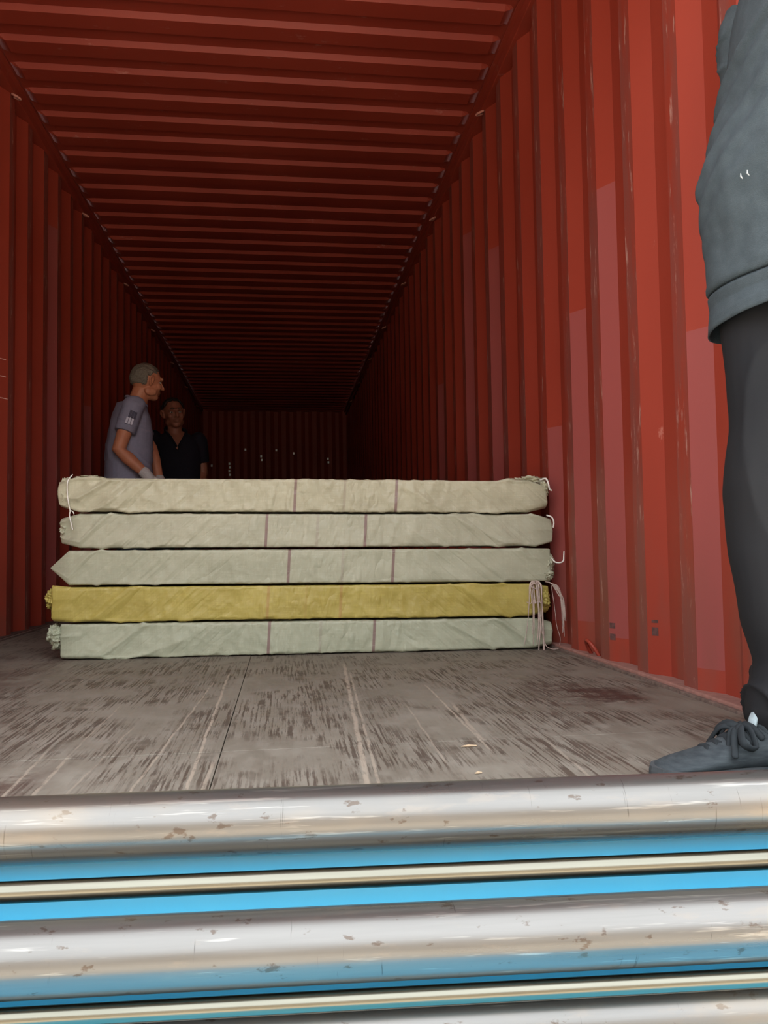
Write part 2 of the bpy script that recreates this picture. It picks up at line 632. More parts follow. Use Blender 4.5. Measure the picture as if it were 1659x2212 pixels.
# drag scratches along the container
wob = t.noise(t.pos((1, 9, 1)), 1.0, 3, 0.6)
brk = t.noise(t.pos((60, 16, 1)), 1.0, 4, 0.7)
xw = t.math('ADD', X, t.math('MULTIPLY', t.math('SUBTRACT', wob, 0.5), 0.011))
total = None
for xa, ya, xb, yb, wd, sg in ((-0.175, 2.65, -0.158, 1.28, 0.0045, 1.0), (-0.206, 2.47, -0.251, 1.25, 0.0035, 0.8), (0.203, 2.78, 0.130, 1.25, 0.007, 1.0),
                               (0.206, 2.56, 0.149, 1.25, 0.004, 0.8), (0.397, 2.30, 0.388, 1.48, 0.004, 0.9), (0.417, 2.02, 0.390, 1.55, 0.006, 0.8),
                               (-0.411, 1.66, -0.395, 1.25, 0.005, 0.8), (-0.463, 1.69, -0.440, 1.25, 0.004, 0.8), (-0.412, 2.15, -0.409, 1.62, 0.003, 0.6),
                               (-0.129, 1.59, -0.133, 1.25, 0.005, 0.8), (-0.615, 2.62, -0.604, 2.46, 0.003, 0.7), (0.30, 2.0, 0.285, 1.4, 0.003, 0.6),
                               (0.52, 1.6, 0.50, 1.25, 0.004, 0.6), (-0.33, 1.9, -0.35, 1.25, 0.003, 0.5)):
    b = (xa - xb) / (ya - yb)
    cx = t.math('ADD', t.math('MULTIPLY', Y, b), xa - b * ya)
    d = t.math('ABSOLUTE', t.math('SUBTRACT', xw, cx))
    mk = t.math('SUBTRACT', 1.0, t.step(d, wd * 0.35, wd))
    mk = t.math('MULTIPLY', mk, t.math('SUBTRACT', 1.0, t.step(Y, ya - 0.12, ya)))
    if yb > 1.3:
        mk = t.math('MULTIPLY', mk, t.step(Y, yb, yb + 0.06))
    mk = t.math('MULTIPLY', mk, sg)
    total = mk if total is None else t.math('MAXIMUM', total, mk)
total = t.math('MULTIPLY', total, t.step(brk, 0.30, 0.52))
col = t.mix(t.math('MULTIPLY', total, 0.8), col, (0.34, 0.285, 0.225))
t.color(col)
t.rough(t.ramp(cloud, [(0.3, (0.5, 0.5, 0.5)), (0.7, (0.72, 0.72, 0.72))]))
t.bump(t.math('ADD', grain, t.math('MULTIPLY', wavy, 0.8)), 0.25, 0.0015)
M_PLY = t.m

bm = bmesh.new()
box(bm, XL, XR, YD, YB, -0.12, -0.03)
floor = obj('floor', bm, M_DARKSTEEL, None, 'structure', 'worn plywood container floor')
xsplit = [XL + 0.032, -0.122, XR - 0.032]
ysplit = [YD, 1.585, 3.98, 6.38, 8.78, 11.18, YB - 0.01]
for i in range(2):
    for j in range(6):
        bm = bmesh.new()
        box(bm, xsplit[i] + 0.001, xsplit[i + 1] - 0.001, ysplit[j] + 0.001, ysplit[j + 1] - 0.001, -0.029, random.uniform(-0.0008, 0.0), bevel=0.0008)
        obj('plywood_sheet', bm, M_PLY, floor)
# ground of the yard outside, below the trailer
bm = bmesh.new()
box(bm, -30, 30, -30, 30, -1.45, -1.35)
ground = obj('ground', bm, plain('yard_concrete', (0.42, 0.36, 0.29), 0.9, 0, 0.12, 3), None, 'structure', 'pale concrete yard outside the container')
for sx in (-0.6, 0.4):
    bm = bmesh.new()
    box(bm, sx - 0.08, sx + 0.08, YD - 0.05, YB, -1.35, -0.12)
    obj('trim_11', bm, M_DARKSTEEL, None, 'structure')

# unseen wall added across the yard, behind the photographer, to block low daylight
bm = bmesh.new()
box(bm, -24, 24, -13.4, -13.0, -1.35, 5.2)
wy = obj('wall_light_block', bm, plain('light_block_brown', (0.26, 0.22, 0.18), 0.85, 0, 0.15, 1.5), None, 'structure', 'added unseen wall across the yard that blocks low light')
bm = bmesh.new()
box(bm, -24.3, 24.3, -14.0, -12.7, 5.2, 5.4)  # top slab of the added light-blocking wall
obj('trim_12', bm, M_DARKSTEEL, None, 'structure')

# ------------------------------------------------------------------ steel tube rack in the foreground
t = NT('dull_polished_steel', 0.3, 1.0, 0.5)
lg = t.noise(t.pos((1.5, 30, 30), kind='each'), 1.0, 5, 0.65)
sp = t.noise(t.pos((10, 40, 40), kind='each'), 1.0, 6, 0.7)
fine = t.noise(t.pos((4, 260, 260), kind='each'), 1.0, 3, 0.6)
c = t.ramp(lg, [(0.3, (0.133, 0.127, 0.118)), (0.7, (0.181, 0.174, 0.164))])
c = t.mix(t.math('MULTIPLY', t.step(sp, 0.56, 0.68), 0.5), c, (0.20, 0.175, 0.15))
c = t.mix(t.math('MULTIPLY', t.step(t.noise(t.pos((30, 60, 60), kind='each'), 1.0, 4, 0.6), 0.62, 0.68), 0.7), c, (0.075, 0.05, 0.035))
nick = t.noise(t.pos((130, 9, 9), kind='each'), 1.0, 4, 0.65)
c = t.mix(t.math('MULTIPLY', t.step(nick, 0.66, 0.72), 0.6), c, (0.05, 0.045, 0.04))
rub = t.noise(t.pos((5, 110, 110), kind='each'), 1.0, 4, 0.7)
c = t.mix(t.math('MULTIPLY', t.step(rub, 0.58, 0.70), 0.55), c, (0.42, 0.40, 0.36))
warm = t.noise(t.pos((2.2, 7, 7), kind='each'), 1.0, 4, 0.6)
c = t.mix(t.math('MULTIPLY', t.step(warm, 0.48, 0.66), 0.4), c, (0.27, 0.215, 0.155))
t.color(c)
t.rough(t.ramp(lg, [(0.2, (0.22, 0.22, 0.22)), (0.8, (0.40, 0.40, 0.40))]))
t.bump(fine, 0.06, 0.001)
t.b.inputs['Metallic'].default_value = 0.78
M_STEEL = t.m
t = NT('bright_polished_steel', 0.16, 1.0, 0.5)
lg = t.noise(t.pos((1.5, 40, 40), kind='each'), 1.0, 5, 0.65)
t.color(t.ramp(lg, [(0.3, (0.135, 0.128, 0.10)), (0.7, (0.215, 0.205, 0.165))]))
t.rough(t.ramp(lg, [(0.2, (0.16, 0.16, 0.16)), (0.8, (0.30, 0.30, 0.30))]))
M_STEEL2 = t.m
t = NT('sky_blue_gloss_paint', 0.25, 0.0, 0.5)
nb = t.noise(t.pos((3, 5, 5), kind='object'), 1.0, 3)
t.color(t.ramp(nb, [(0.35, (0.09, 0.60, 0.94)), (0.75, (0.15, 0.68, 0.95))]))
M_BLUE = t.m

ROT = -math.radians(3.2)
rack = thing('steel_tube_rack', 'steel tubes on a sky blue panel across the foreground', 'rack', (0, 0, -1.35), ROT)
ZC = 0.38 + 1.35                # camera height above the rack's base
TUBES = [('tube', 0.980, -0.320, 0.038, M_STEEL), ('slim_tube', 0.9420, -0.3755, 0.0117, M_STEEL2),
         ('tube', 0.897, -0.428, 0.038, M_STEEL), ('slim_tube', 0.878, -0.478, 0.0105, M_STEEL2), ('tube', 0.9066, -0.5298, 0.038, M_STEEL)]
TX = 1.10
for nm, y, dz, r, mt in TUBES:
    bm = bmesh.new()
    seg = 48 if r > 0.02 else 32
    pts = [V(-TX + 2 * TX * i / 12, 0, 0) for i in range(13)]
    ro = tube(bm, pts, r, seg, caps=None)
    ri = tube(bm, pts, r - 0.002, seg, caps=None)
    for a, b in ((ro[0], ri[0]), (ro[-1], ri[-1])):
        for k in range(seg):
            bm.faces.new((a[k], a[(k + 1) % seg], b[(k + 1) % seg], b[k]))
    o = obj(nm, bm, mt, rack, smooth=True)
    o.location = (0, y, ZC + dz)
# folded blue sheet behind and below the tubes
p0 = V(0, 1.035, ZC - 0.335)
p1 = V(0, 0.952, ZC - 0.592)
bm = bmesh.new()
sec = [p0, p1, p1 + V(0, -0.02, -0.006), p1 + V(0, -0.40, -0.02), p1 + V(0, -0.40, -0.05)]
lo = [bm.verts.new(V(-TX + 0.02, q.y, q.z)) for q in sec]
hi = [bm.verts.new(V(TX - 0.02, q.y, q.z)) for q in sec]
for i in range(len(sec) - 1):
    bm.faces.new((lo[i], lo[i + 1], hi[i + 1], hi[i]))
pn = obj('blue_panel', bm, M_BLUE, rack, label='sky blue painted sheet behind the steel tubes')
m = pn.modifiers.new('sheet', 'SOLIDIFY')
m.thickness = 0.003
m.offset = 0.0
for sx in (-1, 1):
    bm = bmesh.new()
    x0, x1 = (TX - 0.012, TX + 0.03) if sx > 0 else (-TX - 0.03, -TX + 0.012)
    a, b = V(0, 0.98, ZC - 0.32), V(0, 0.890, ZC - 0.545)
    u = (b - a).normalized()
    w = V(0, -u.z, u.y)
    prf = [a - u * 0.05 - w * 0.05, b + u * 0.08 - w * 0.05, b + u * 0.08 + w * 0.05, a - u * 0.05 + w * 0.05]
    l0 = [bm.verts.new(V(x0, q.y, q.z)) for q in prf]
    l1 = [bm.verts.new(V(x1, q.y, q.z)) for q in prf]
    bm.faces.new(l0)
    bm.faces.new(l1)
    for i in range(4):
        bm.faces.new((l0[i], l0[(i + 1) % 4], l1[(i + 1) % 4], l1[i]))
    obj('end_plate', bm, M_BLUE, rack)
    for yy in (0.95, 0.60):
        bm = bmesh.new()
        box(bm, x0, x1, yy - 0.02, yy + 0.02, 0.0, p1.z - 0.02 if yy < 0.8 else ZC - 0.40)
        obj('leg', bm, M_BLUE, rack)

# ------------------------------------------------------------------ wrapped bundles
def sack_material(name, c1, c2, stripe_col, stripes, strength=0.75):
    t = NT(name, 0.48, 0.0, 0.45)
    n1 = t.noise(t.pos((3, 3, 7), kind='object'), 1.2, 4)
    wv = t.noise(t.pos((140, 140, 18), kind='object'), 1.0, 3, 0.6)
    wh = t.noise(t.pos((14, 14, 160), kind='object'), 1.0, 3, 0.6)
    c = t.ramp(n1, [(0.3, c1), (0.7, c2)])
    wm = t.math('ADD', t.math('MULTIPLY', wv, 0.5), t.math('MULTIPLY', wh, 0.5))
    c = t.mix(t.math('MULTIPLY', t.step(wm, 0.50, 0.62), 0.18), c, [min(1, x * 1.35) for x in c2])
    g = t.n('ShaderNodeTexCoord').outputs['Object']
    s = t.n('ShaderNodeSeparateXYZ')
    t.l(g, s.inputs[0])
    lean = t.math('SUBTRACT', s.outputs[0], t.math('MULTIPLY', s.outputs[2], 0.06))
    tot = None
    for sx, wd, st in stripes:
        d = t.math('ABSOLUTE', t.math('SUBTRACT', lean, sx))
        mk = t.math('MULTIPLY', t.math('SUBTRACT', 1.0, t.step(d, wd * 0.6, wd)), st)
        tot = mk if tot is None else t.math('MAXIMUM', tot, mk)
    tot = t.math('MULTIPLY', tot, t.step(wh, 0.15, 0.42))
    c = t.mix(t.math('MULTIPLY', tot, strength), c, stripe_col)
    t.color(c)
    # fine slanting creases in the woven sheet
    cl = t.noise(t.slanted(-48, (15, 1, 2.2)), 1.0, 3, 0.5)
    cr = t.noise(t.slanted(48, (15, 1, 2.2)), 1.0, 3, 0.5)
    cv = t.noise(t.slanted(-12, (13, 1, 6)), 1.0, 3, 0.5)
    side = t.step(s.outputs[0], -0.45, -0.1)
    side2 = t.step(s.outputs[0], 0.15, 0.6)
    ca = t.math('ADD', t.math('MULTIPLY', cl, t.math('SUBTRACT', 1.0, side)), t.math('MULTIPLY', cv, side))
    cb = t.math('ADD', t.math('MULTIPLY', ca, t.math('SUBTRACT', 1.0, side2)), t.math('MULTIPLY', cr, side2))
    hgt = t.math('ADD', t.math('MULTIPLY', t.math('ABSOLUTE', t.math('SUBTRACT', cb, 0.5)), 5.0), t.math('MULTIPLY', wm, 0.25))
    t.bump(hgt, 0.75, 0.006)
    return t.m


BUNDLE_ROT = math.atan2(2.945 - 3.057, 1.011 + 0.81)
BUNDLE_O = V(0.100, 3.001, 0.0)
HALF_D = 0.21                    # half the bundle's depth


def bundle(label, xl, xr, zl, zr, hl, hr, mat, seed, left, right, folds=1.0, offset=0.0):
    """one sack-wrapped bundle; local x runs along it, its front face lies at local y = 0"""
    root = thing('wrapped_bundle', label, 'bundle', BUNDLE_O + V(0, offset, 0), BUNDLE_ROT, 'sack wrapped bundles stacked across the container')
    cx, ln = (xl + xr) / 2, xr - xl
    sec = []                     # rounded rectangle, dense on the front: (y 0..1 depth, z -1..1, normal)
    r = 0.013
    hh = 0.5 * (hl + hr) / 2
    dense = 26
    for i in range(dense + 1):
        sec.append(('f', -1 + 2 * i / dense))
    nu = 250
    rings = []
    bm = bmesh.new()
    for i in range(nu + 1):
        u = i / nu
        # rings crowd towards both ends
        u = 0.5 - 0.5 * math.cos(math.pi * u) if (u < 0.04 or u > 0.96) else u
        x = xl + ln * u
        f = (x - xl) / ln
        h = hl + (hr - hl) * f
        z0 = zl + (zr - zl) * f
        hz = h / 2
        el, er = (x - xl), (xr - x)
        sh = 1.0                 # section height factor near the ends
        zoff = 0.0
        dep = 1.0
        for e, style in ((el, left), (er, right)):
            if style == 'point' and e < 0.055:
                sh = 0.06 + 0.94 * (e / 0.055)
                dep = 0.6 + 0.4 * (e / 0.055)
            elif style == 'round' and e < 0.045:
                q = 1 - e / 0.045
                sh = 0.50 + 0.50 * math.sqrt(max(0, 1 - q * q))
                dep = 0.80 + 0.20 * math.sqrt(max(0, 1 - q * q))
            elif style == 'flat' and e < 0.016:
                q = 1 - e / 0.016
                sh = 0.82 + 0.18 * math.sqrt(max(0, 1 - q * q))
                dep = 0.92 + 0.08 * math.sqrt(max(0, 1 - q * q))
        pts = []
        hzs = hz * sh
        rr = min(r, hzs * 0.6)

        def add(y, z, ny, nz):
            pts.append((V(x, y, z), V(0, ny, nz)))
        # front, bottom to top
        for k in range(dense + 1):
            add(0, -hzs + rr + (2 * (hzs - rr)) * k / dense, -1, 0)
        for a in (22, 45, 67):
            s_, c_ = math.sin(math.radians(a)), math.cos(math.radians(a))
            add(rr - rr * c_, hzs - rr + rr * s_, -c_, s_)
        for k in range(9):
            add(rr + (2 * HALF_D - 2 * rr) * k / 8, hzs, 0, 1)
        for a in (30, 60):
            s_, c_ = math.sin(math.radians(a)), math.cos(math.radians(a))
            add(2 * HALF_D - rr + rr * s_, hzs - rr + rr * c_, s_, c_)
        for k in range(5):
            add(2 * HALF_D, hzs - rr - 2 * (hzs - rr) * k / 4, 1, 0)
        for a in (30, 60):
            s_, c_ = math.sin(math.radians(a)), math.cos(math.radians(a))
            add(2 * HALF_D - rr + rr * c_, -hzs + rr - rr * s_, c_, -s_)
        for k in range(9):
            add(2 * HALF_D - rr - (2 * HALF_D - 2 * rr) * k / 8, -hzs, 0, -1)
        for a in (22, 45, 67):
            s_, c_ = math.sin(math.radians(a)), math.cos(math.radians(a))
            add(rr - rr * s_, -hzs + rr - rr * c_, -s_, -c_)
        ring = []
        for p, nv in pts:
            z = p.z
            p = V(p.x, HALF_D + (p.y - HALF_D) * dep if p.y > HALF_D else p.y + (1 - dep) * HALF_D * 0.5, p.z)
            # wrinkles: slanting creases towards the ends, upright ripples in the middle, broad sags
            wl_ = max(0.0, 1 - el / 0.65)
            wr_ = max(0.0, 1 - er / 0.75)
            wm_ = max(0.0, 1 - wl_ - wr_)
            d = 0.0
            sq = V(seed * 7.3, 0, 0)
            a1 = V((x * 0.62 - z * 0.78) * 9.5, (x * 0.78 + z * 0.62) * 1.3, nv.z * 0.3) + sq
            a2 = V((x * 0.55 + z * 0.83) * 9, (x * 0.83 - z * 0.55) * 1.2, nv.z * 0.3 + 5) + sq
            a3 = V(x * 17, z * 3.5 + nv.z, 9.0) + sq
            d += 0.0175 * wl_ * ridge(a1) + 0.0150 * wr_ * ridge(a2) + 0.0040 * wm_ * ridge(a3)
            d += 0.0045 * mnoise.noise(V(x * 4, z * 9, 3.3) + sq) + 0.0022 * mnoise.noise(V(x * 28, z * 24, 1.7) + sq)
            d += 0.0015 * ridge(V(x * 30 + z * 14, z * 20 - x * 6, 4.4) + sq)
            d *= folds
            lim = 1.0 if nv.y < -0.5 else (0.12 if abs(nv.z) > 0.8 else 0.5)
            ring.append(bm.verts.new(p + nv * (d * lim - 0.0040) + V(0, 0, z0 + hz + zoff)))
        rings.append(ring)
    n = len(rings[0])
    for a, b in zip(rings, rings[1:]):
        for k in range(n):
            bm.faces.new((a[k], a[(k + 1) % n], b[(k + 1) % n], b[k]))
    for rg in (rings[0], rings[-1]):
        cpt = Vector()
        for v in rg:
            cpt += v.co
        cv = bm.verts.new(cpt / n)
        for k in range(n):
            bm.faces.new((rg[k], rg[(k + 1) % n], cv))
    obj('sack_wrap', bm, mat, root, smooth=True)
    return root


def crumple(root, c, radii, mat, seed, amp=0.35, roll=0.0, label=None, name='gathered_sack_end'):
    """gathered, crumpled end of a sack"""
    bm = bmesh.new()
    vs = ellipsoid(bm, (0, 0, 0), (V(1, 0, 0), V(0, 1, 0), V(0, 0, 1)), (1, 1, 1), 5)
    for v in vs:
        p = v.co.copy()
        q = V(p.x * 0.8, p.y * 1.4, p.z * 1.4) + V(seed * 3.1, seed, 0)
        k = 1.0 + amp * (ridge(q * 1.3) - 0.4) + amp * 0.5 * (ridge(q * 3.0) - 0.4) + amp * 0.5 * mnoise.noise(q * 0.8)
        v.co = V(p.x * radii[0] * k, p.y * radii[1] * k, p.z * radii[2] * k) + Vector(c)
    return obj(name, bm, mat, root, None, label, True)


def cord(root, pts, r, mat, name='tie_string', label=None, n=16):
    bm = bmesh.new()
    tube(bm, catmull(pts, n), r, 8)
    return obj(name, bm, mat, root, None, label, True)


GREY1, GREY2 = (0.369, 0.351, 0.243), (0.477, 0.459, 0.329)
PUR = (0.17, 0.075, 0.085)
M_WHITE = plain('white_twine', (0.75, 0.73, 0.68), 0.8, 0, 0.1, 200)
M_RAFFIA = plain('pinkish_plastic_raffia', (0.50, 0.40, 0.35), 0.45, 0, 0.25, 60)

CR = math.cos(BUNDLE_ROT)


def lx(X):
    return (X - BUNDLE_O.x) / CR


def stripes_of(xs):
    return [(lx(a), 0.0065, 1.0 if k != 1 else 0.28) for k, a in enumerate(xs)]


b5 = bundle('grey green wrapped bundle lying on the floor at the bottom of the stack', lx(-0.812), lx(1.014), 0.0, 0.0, 0.134, 0.121,
            sack_material('grey_sack_floor', (0.315, 0.338, 0.243), (0.41, 0.432, 0.32), PUR, stripes_of((-0.06, 0.13, 0.33))), 5, 'flat', 'round', 1.0)
b4 = bundle('yellow wrapped bundle, the only yellow one in the stack', lx(-0.842), lx(1.006), 0.1345, 0.1215, 0.1345, 0.130,
            sack_material('yellow_sack', (0.345, 0.278, 0.062), (0.465, 0.388, 0.105), (0.36, 0.17, 0.06), stripes_of((-0.07, 0.07, 0.20)), 0.45), 14, 'flat', 'round', 1.0, 0.004)
b3 = bundle('grey wrapped bundle in the middle of the stack, just above the yellow one', lx(-0.858), lx(1.012), 0.2695, 0.252, 0.135, 0.1345,
            sack_material('grey_sack_middle', (0.338, 0.347, 0.248), (0.427, 0.432, 0.32), PUR, stripes_of((0.0, 0.20, 0.39))), 23, 'point', 'flat', 0.75, 0.0)
b2 = bundle('grey wrapped bundle second from the top of the stack', lx(-0.818), lx(1.026), 0.4055, 0.3875, 0.135, 0.1285,
            sack_material('grey_sack_second', (0.342, 0.342, 0.248), (0.441, 0.436, 0.324), PUR, stripes_of((-0.09, 0.10, 0.28))), 32, 'round', 'round', 0.85, 0.003)
b1 = bundle('grey beige wrapped bundle lying on top of the stack', lx(-0.822), lx(1.005), 0.5415, 0.5155, 0.132, 0.127,
            sack_material('grey_sack_top', GREY1, GREY2, PUR, stripes_of((0.01, 0.195, 0.39))), 41, 'round', 'round', 1.35, 0.0)
mats = {k: b.children[0].data.materials[0] for k, b in zip('12345', (b1, b2, b3, b4, b5))}

# gathered ends, tie strings
crumple(b5, (lx(-0.835), 0.045, 0.083), (0.034, 0.05, 0.046), mats['5'], 3)
crumple(b4, (lx(-0.853), 0.06, 0.214), (0.026, 0.055, 0.040), mats['4'], 8)
crumple(b4, (lx(0.985), 0.06, 0.190), (0.034, 0.075, 0.050), mats['4'], 19, 0.2)
crumple(b3, (lx(1.010), 0.06, 0.325), (0.027, 0.06, 0.046), mats['3'], 31, 0.2)
crumple(b3, (lx(1.003), 0.0, 0.283), (0.016, 0.02, 0.016), mats['3'], 37, 0.5)
crumple(b2, (lx(-0.805), 0.055, 0.477), (0.020, 0.05, 0.040), mats['2'], 41, 0.3)
crumple(b1, (lx(-0.800), 0.05, 0.617), (0.028, 0.05, 0.052), mats['1'], 45, 0.4)
crumple(b1, (lx(-0.74), 0.10, 0.672), (0.055, 0.06, 0.010), mats['1'], 47, 0.5)
crumple(b1, (lx(0.945), 0.085, 0.641), (0.070, 0.055, 0.022), mats['1'], 52, 0.5)
crumple(b1, (lx(0.998), 0.035, 0.610), (0.018, 0.035, 0.030), mats['1'], 58, 0.4)
cord(b1, [(lx(-0.775), 0.02, 0.681), (lx(-0.783), -0.008, 0.655), (lx(-0.784), -0.009, 0.61), (lx(-0.779), -0.009, 0.57), (lx(-0.774), -0.009, 0.545),
          (lx(-0.776), -0.010, 0.53), (lx(-0.771), -0.010, 0.505), (lx(-0.765), -0.009, 0.478)], 0.0022, M_WHITE, n=28, label='white tie string hanging over the left end')
cord(b1, [(lx(-0.774), -0.010, 0.545), (lx(-0.764), -0.012, 0.543), (lx(-0.760), -0.010, 0.534)], 0.002, M_WHITE, n=6)
cord(b1, [(lx(0.985), 0.02, 0.645), (lx(1.000), 0.0, 0.648), (lx(1.008), -0.005, 0.625), (lx(1.012), -0.004, 0.608), (lx(1.02), 0.0, 0.603)], 0.0035, M_WHITE, n=16)
cord(b2, [(lx(1.004), 0.01, 0.508), (lx(1.018), -0.004, 0.500), (lx(1.026), -0.004, 0.482), (lx(1.025), 0.0, 0.462)], 0.003, M_WHITE, n=12)
cord(b3, [(lx(1.016), 0.01, 0.345), (lx(1.023), -0.01, 0.330), (lx(1.038), -0.016, 0.326), (lx(1.054), -0.016, 0.332), (lx(1.058), -0.012, 0.352), (lx(1.060), -0.010, 0.368)], 0.0028, M_WHITE, n=20)

# raffia tied round the right end of the yellow bundle, strands hanging down
bm = bmesh.new()
rnd = random.Random(3)


def strand(pts, r=0.0013):
    tube(bm, catmull(pts, 12), [(r * 1.7, r * 0.5)] * (len(catmull(pts, 12))), 5)


for k in range(16):
    x0 = 0.945 + rnd.uniform(-0.022, 0.026)
    zb = rnd.choice((0.012, 0.03, 0.12, 0.0, 0.18, 0.06, 0.02))
    sw = rnd.uniform(-0.03, 0.03)
    strand([(lx(0.945 + rnd.uniform(-.012, .012)), 0.012, 0.262), (lx(x0), -0.014, 0.248), (lx(x0 + sw * 0.2), -0.017 - rnd.uniform(0, .01), 0.19),
            (lx(x0 + sw * 0.5), -0.015 - rnd.uniform(0, .012), (0.19 + zb) / 2 - 0.01), (lx(x0 + sw), -0.015, zb)], rnd.uniform(0.0009, 0.0019))
for k in range(9):
    e = rnd.uniform(0.5, 1.0)
    strand([(lx(0.99), 0.01, 0.255), (lx(1.008), -0.012, 0.248), (lx(1.02 + 0.018 * e), -0.016, 0.235 - 0.01 * k * 0.4),
            (lx(1.03 + 0.025 * e), -0.012, 0.19 - 0.03 * rnd.random()), (lx(1.034 + 0.026 * e), -0.01, 0.12 - 0.10 * rnd.random() * (1 if k < 5 else 0.3))], rnd.uniform(0.0009, 0.0016))
strand([(lx(1.01), 0.0, 0.24), (lx(1.018), -0.012, 0.16), (lx(1.024), -0.012, 0.09), (lx(1.036), -0.012, 0.045), (lx(1.034), -0.01, 0.016)], 0.0014)
strand([(lx(0.975), -0.014, 0.03), (lx(0.982), -0.02, 0.012), (lx(1.0), -0.03, 0.004), (lx(1.02), -0.035, 0.005)], 0.0018)
raf = thing('raffia_tie', 'pinkish raffia strands tied to the right end of the yellow bundle', 'string', BUNDLE_O, BUNDLE_ROT)
obj('raffia_strands', bm, M_RAFFIA, raf, 'stuff', None, True)
bm = bmesh.new()
for k in range(5):
    a0 = rnd.uniform(0, 6.28)
    pts = [(lx(0.948 + 0.020 * math.cos(a0 + j * 0.8)), -0.013 + 0.008 * math.sin(a0 * 1.3 + j), 0.240 + 0.010 * math.sin(a0 + j * 0.8)) for j in range(7)]
    tube(bm, catmull(pts, 24), (0.0028), 6)
obj('raffia_knot', bm, M_RAFFIA, raf, None, None, True)

# ------------------------------------------------------------------ people
t = NT('tanned_skin', 0.5, 0.0, 0.4)
t.color(t.ramp(t.noise(t.pos(), 25, 4), [(0.3, (0.47, 0.175, 0.095)), (0.7, (0.57, 0.23, 0.13))]))
M_SKIN = t.m
M_SKIN2 = plain('darker_tanned_skin', (0.30, 0.115, 0.075), 0.45, 0, 0.12, 25)
M_HAIR_GREY = plain('short_greying_hair', (0.16, 0.14, 0.11), 0.7, 0, 0.6, 220, bump=0.6)
M_HAIR_BLACK = plain('short_black_hair', (0.02, 0.018, 0.016), 0.6, 0, 0.4, 220, bump=0.6)
M_EYE = plain('eye_white', (0.6, 0.57, 0.53), 0.2, 0, 0.02)
M_IRIS = plain('dark_iris', (0.02, 0.012, 0.01), 0.2, 0, 0.02)
UPV = V(0, 0, 1)


def unit(v):
    return Vector(v).normalized()


def head_shapes(bm, c, f, up, s=1.0):
    """head centred at c looking along f; adds skull, jaw, nose, ears, brow and lips"""
    f, up = unit(f), unit(up)
    up = unit(up - f * up.dot(f))
    l = up.cross(f)
    c = Vector(c)

    def P(a, b, d):
        return c + (f * a + l * b + up * d) * s
    ellipsoid(bm, P(-0.012, 0, 0.022), (f, l, up), (0.096 * s, 0.077 * s, 0.094 * s), 4)
    ellipsoid(bm, P(0.022, 0, -0.030), (f, l, up), (0.066 * s, 0.064 * s, 0.082 * s), 4)
    ellipsoid(bm, P(0.050, 0, -0.088), (f, l, up), (0.034 * s, 0.036 * s, 0.025 * s), 3)   # chin
    for sd in (-1, 1):
        ellipsoid(bm, P(0.058, sd * 0.040, -0.022), (f, l, up), (0.026 * s, 0.024 * s, 0.026 * s), 3)   # cheek
        ellipsoid(bm, P(0.005, sd * 0.055, -0.062), (f, l, up), (0.042 * s, 0.018 * s, 0.030 * s), 3)   # jaw corner
        tube(bm, [P(0.076, sd * 0.052, 0.030), P(0.088, sd * 0.030, 0.034), P(0.090, sd * 0.010, 0.028)], [0.010 * s] * 3, 8)   # brow
        # ear: rim and lobe
        tube(bm, catmull([P(-0.008, sd * 0.076, -0.026), P(-0.022, sd * 0.090, -0.004), P(-0.022, sd * 0.095, 0.022), P(-0.004, sd * 0.090, 0.032), P(0.006, sd * 0.080, 0.014)], 12),
             0.0080 * s, 8)
        ellipsoid(bm, P(-0.006, sd * 0.081, 0.004), (f, l, up), (0.016 * s, 0.008 * s, 0.028 * s), 3)
    tube(bm, [P(0.088, 0, 0.022), P(0.101, 0, -0.004), P(0.112, 0, -0.024)], [0.009 * s, 0.011 * s, 0.013 * s], 10)   # nose
    for sd in (-1, 1):
        ellipsoid(bm, P(0.098, sd * 0.012, -0.028), (f, l, up), (0.012 * s, 0.009 * s, 0.008 * s), 2)
    tube(bm, catmull([P(0.076, 0.024, -0.056), P(0.090, 0.010, -0.053), P(0.092, 0, -0.054), P(0.090, -0.010, -0.053), P(0.076, -0.024, -0.056)], 8), 0.006 * s, 8)
    tube(bm, catmull([P(0.075, 0.020, -0.062), P(0.088, 0, -0.066), P(0.075, -0.020, -0.062)], 8), 0.007 * s, 8)
    return P, f, l, up


def eyes(parent, base, P, f, l, up, s=1.0):
    for sd in (-1, 1):
        bm = bmesh.new()
        ellipsoid(bm, P(0.0655, sd * 0.032, 0.007), (f, l, up), (0.0125 * s, 0.0125 * s, 0.0075 * s), 3)
        o = obj('eye', bm, M_EYE, None, None, None, True)
        shift(o, base)
        o.parent = parent
        bm = bmesh.new()
        ellipsoid(bm, P(0.0762, sd * 0.032, 0.007), (f, l, up), (0.003 * s, 0.0058 * s, 0.0055 * s), 2)
        q = obj('iris', bm, M_IRIS, None, None, None, True)
        shift(q, base)
        q.parent = o


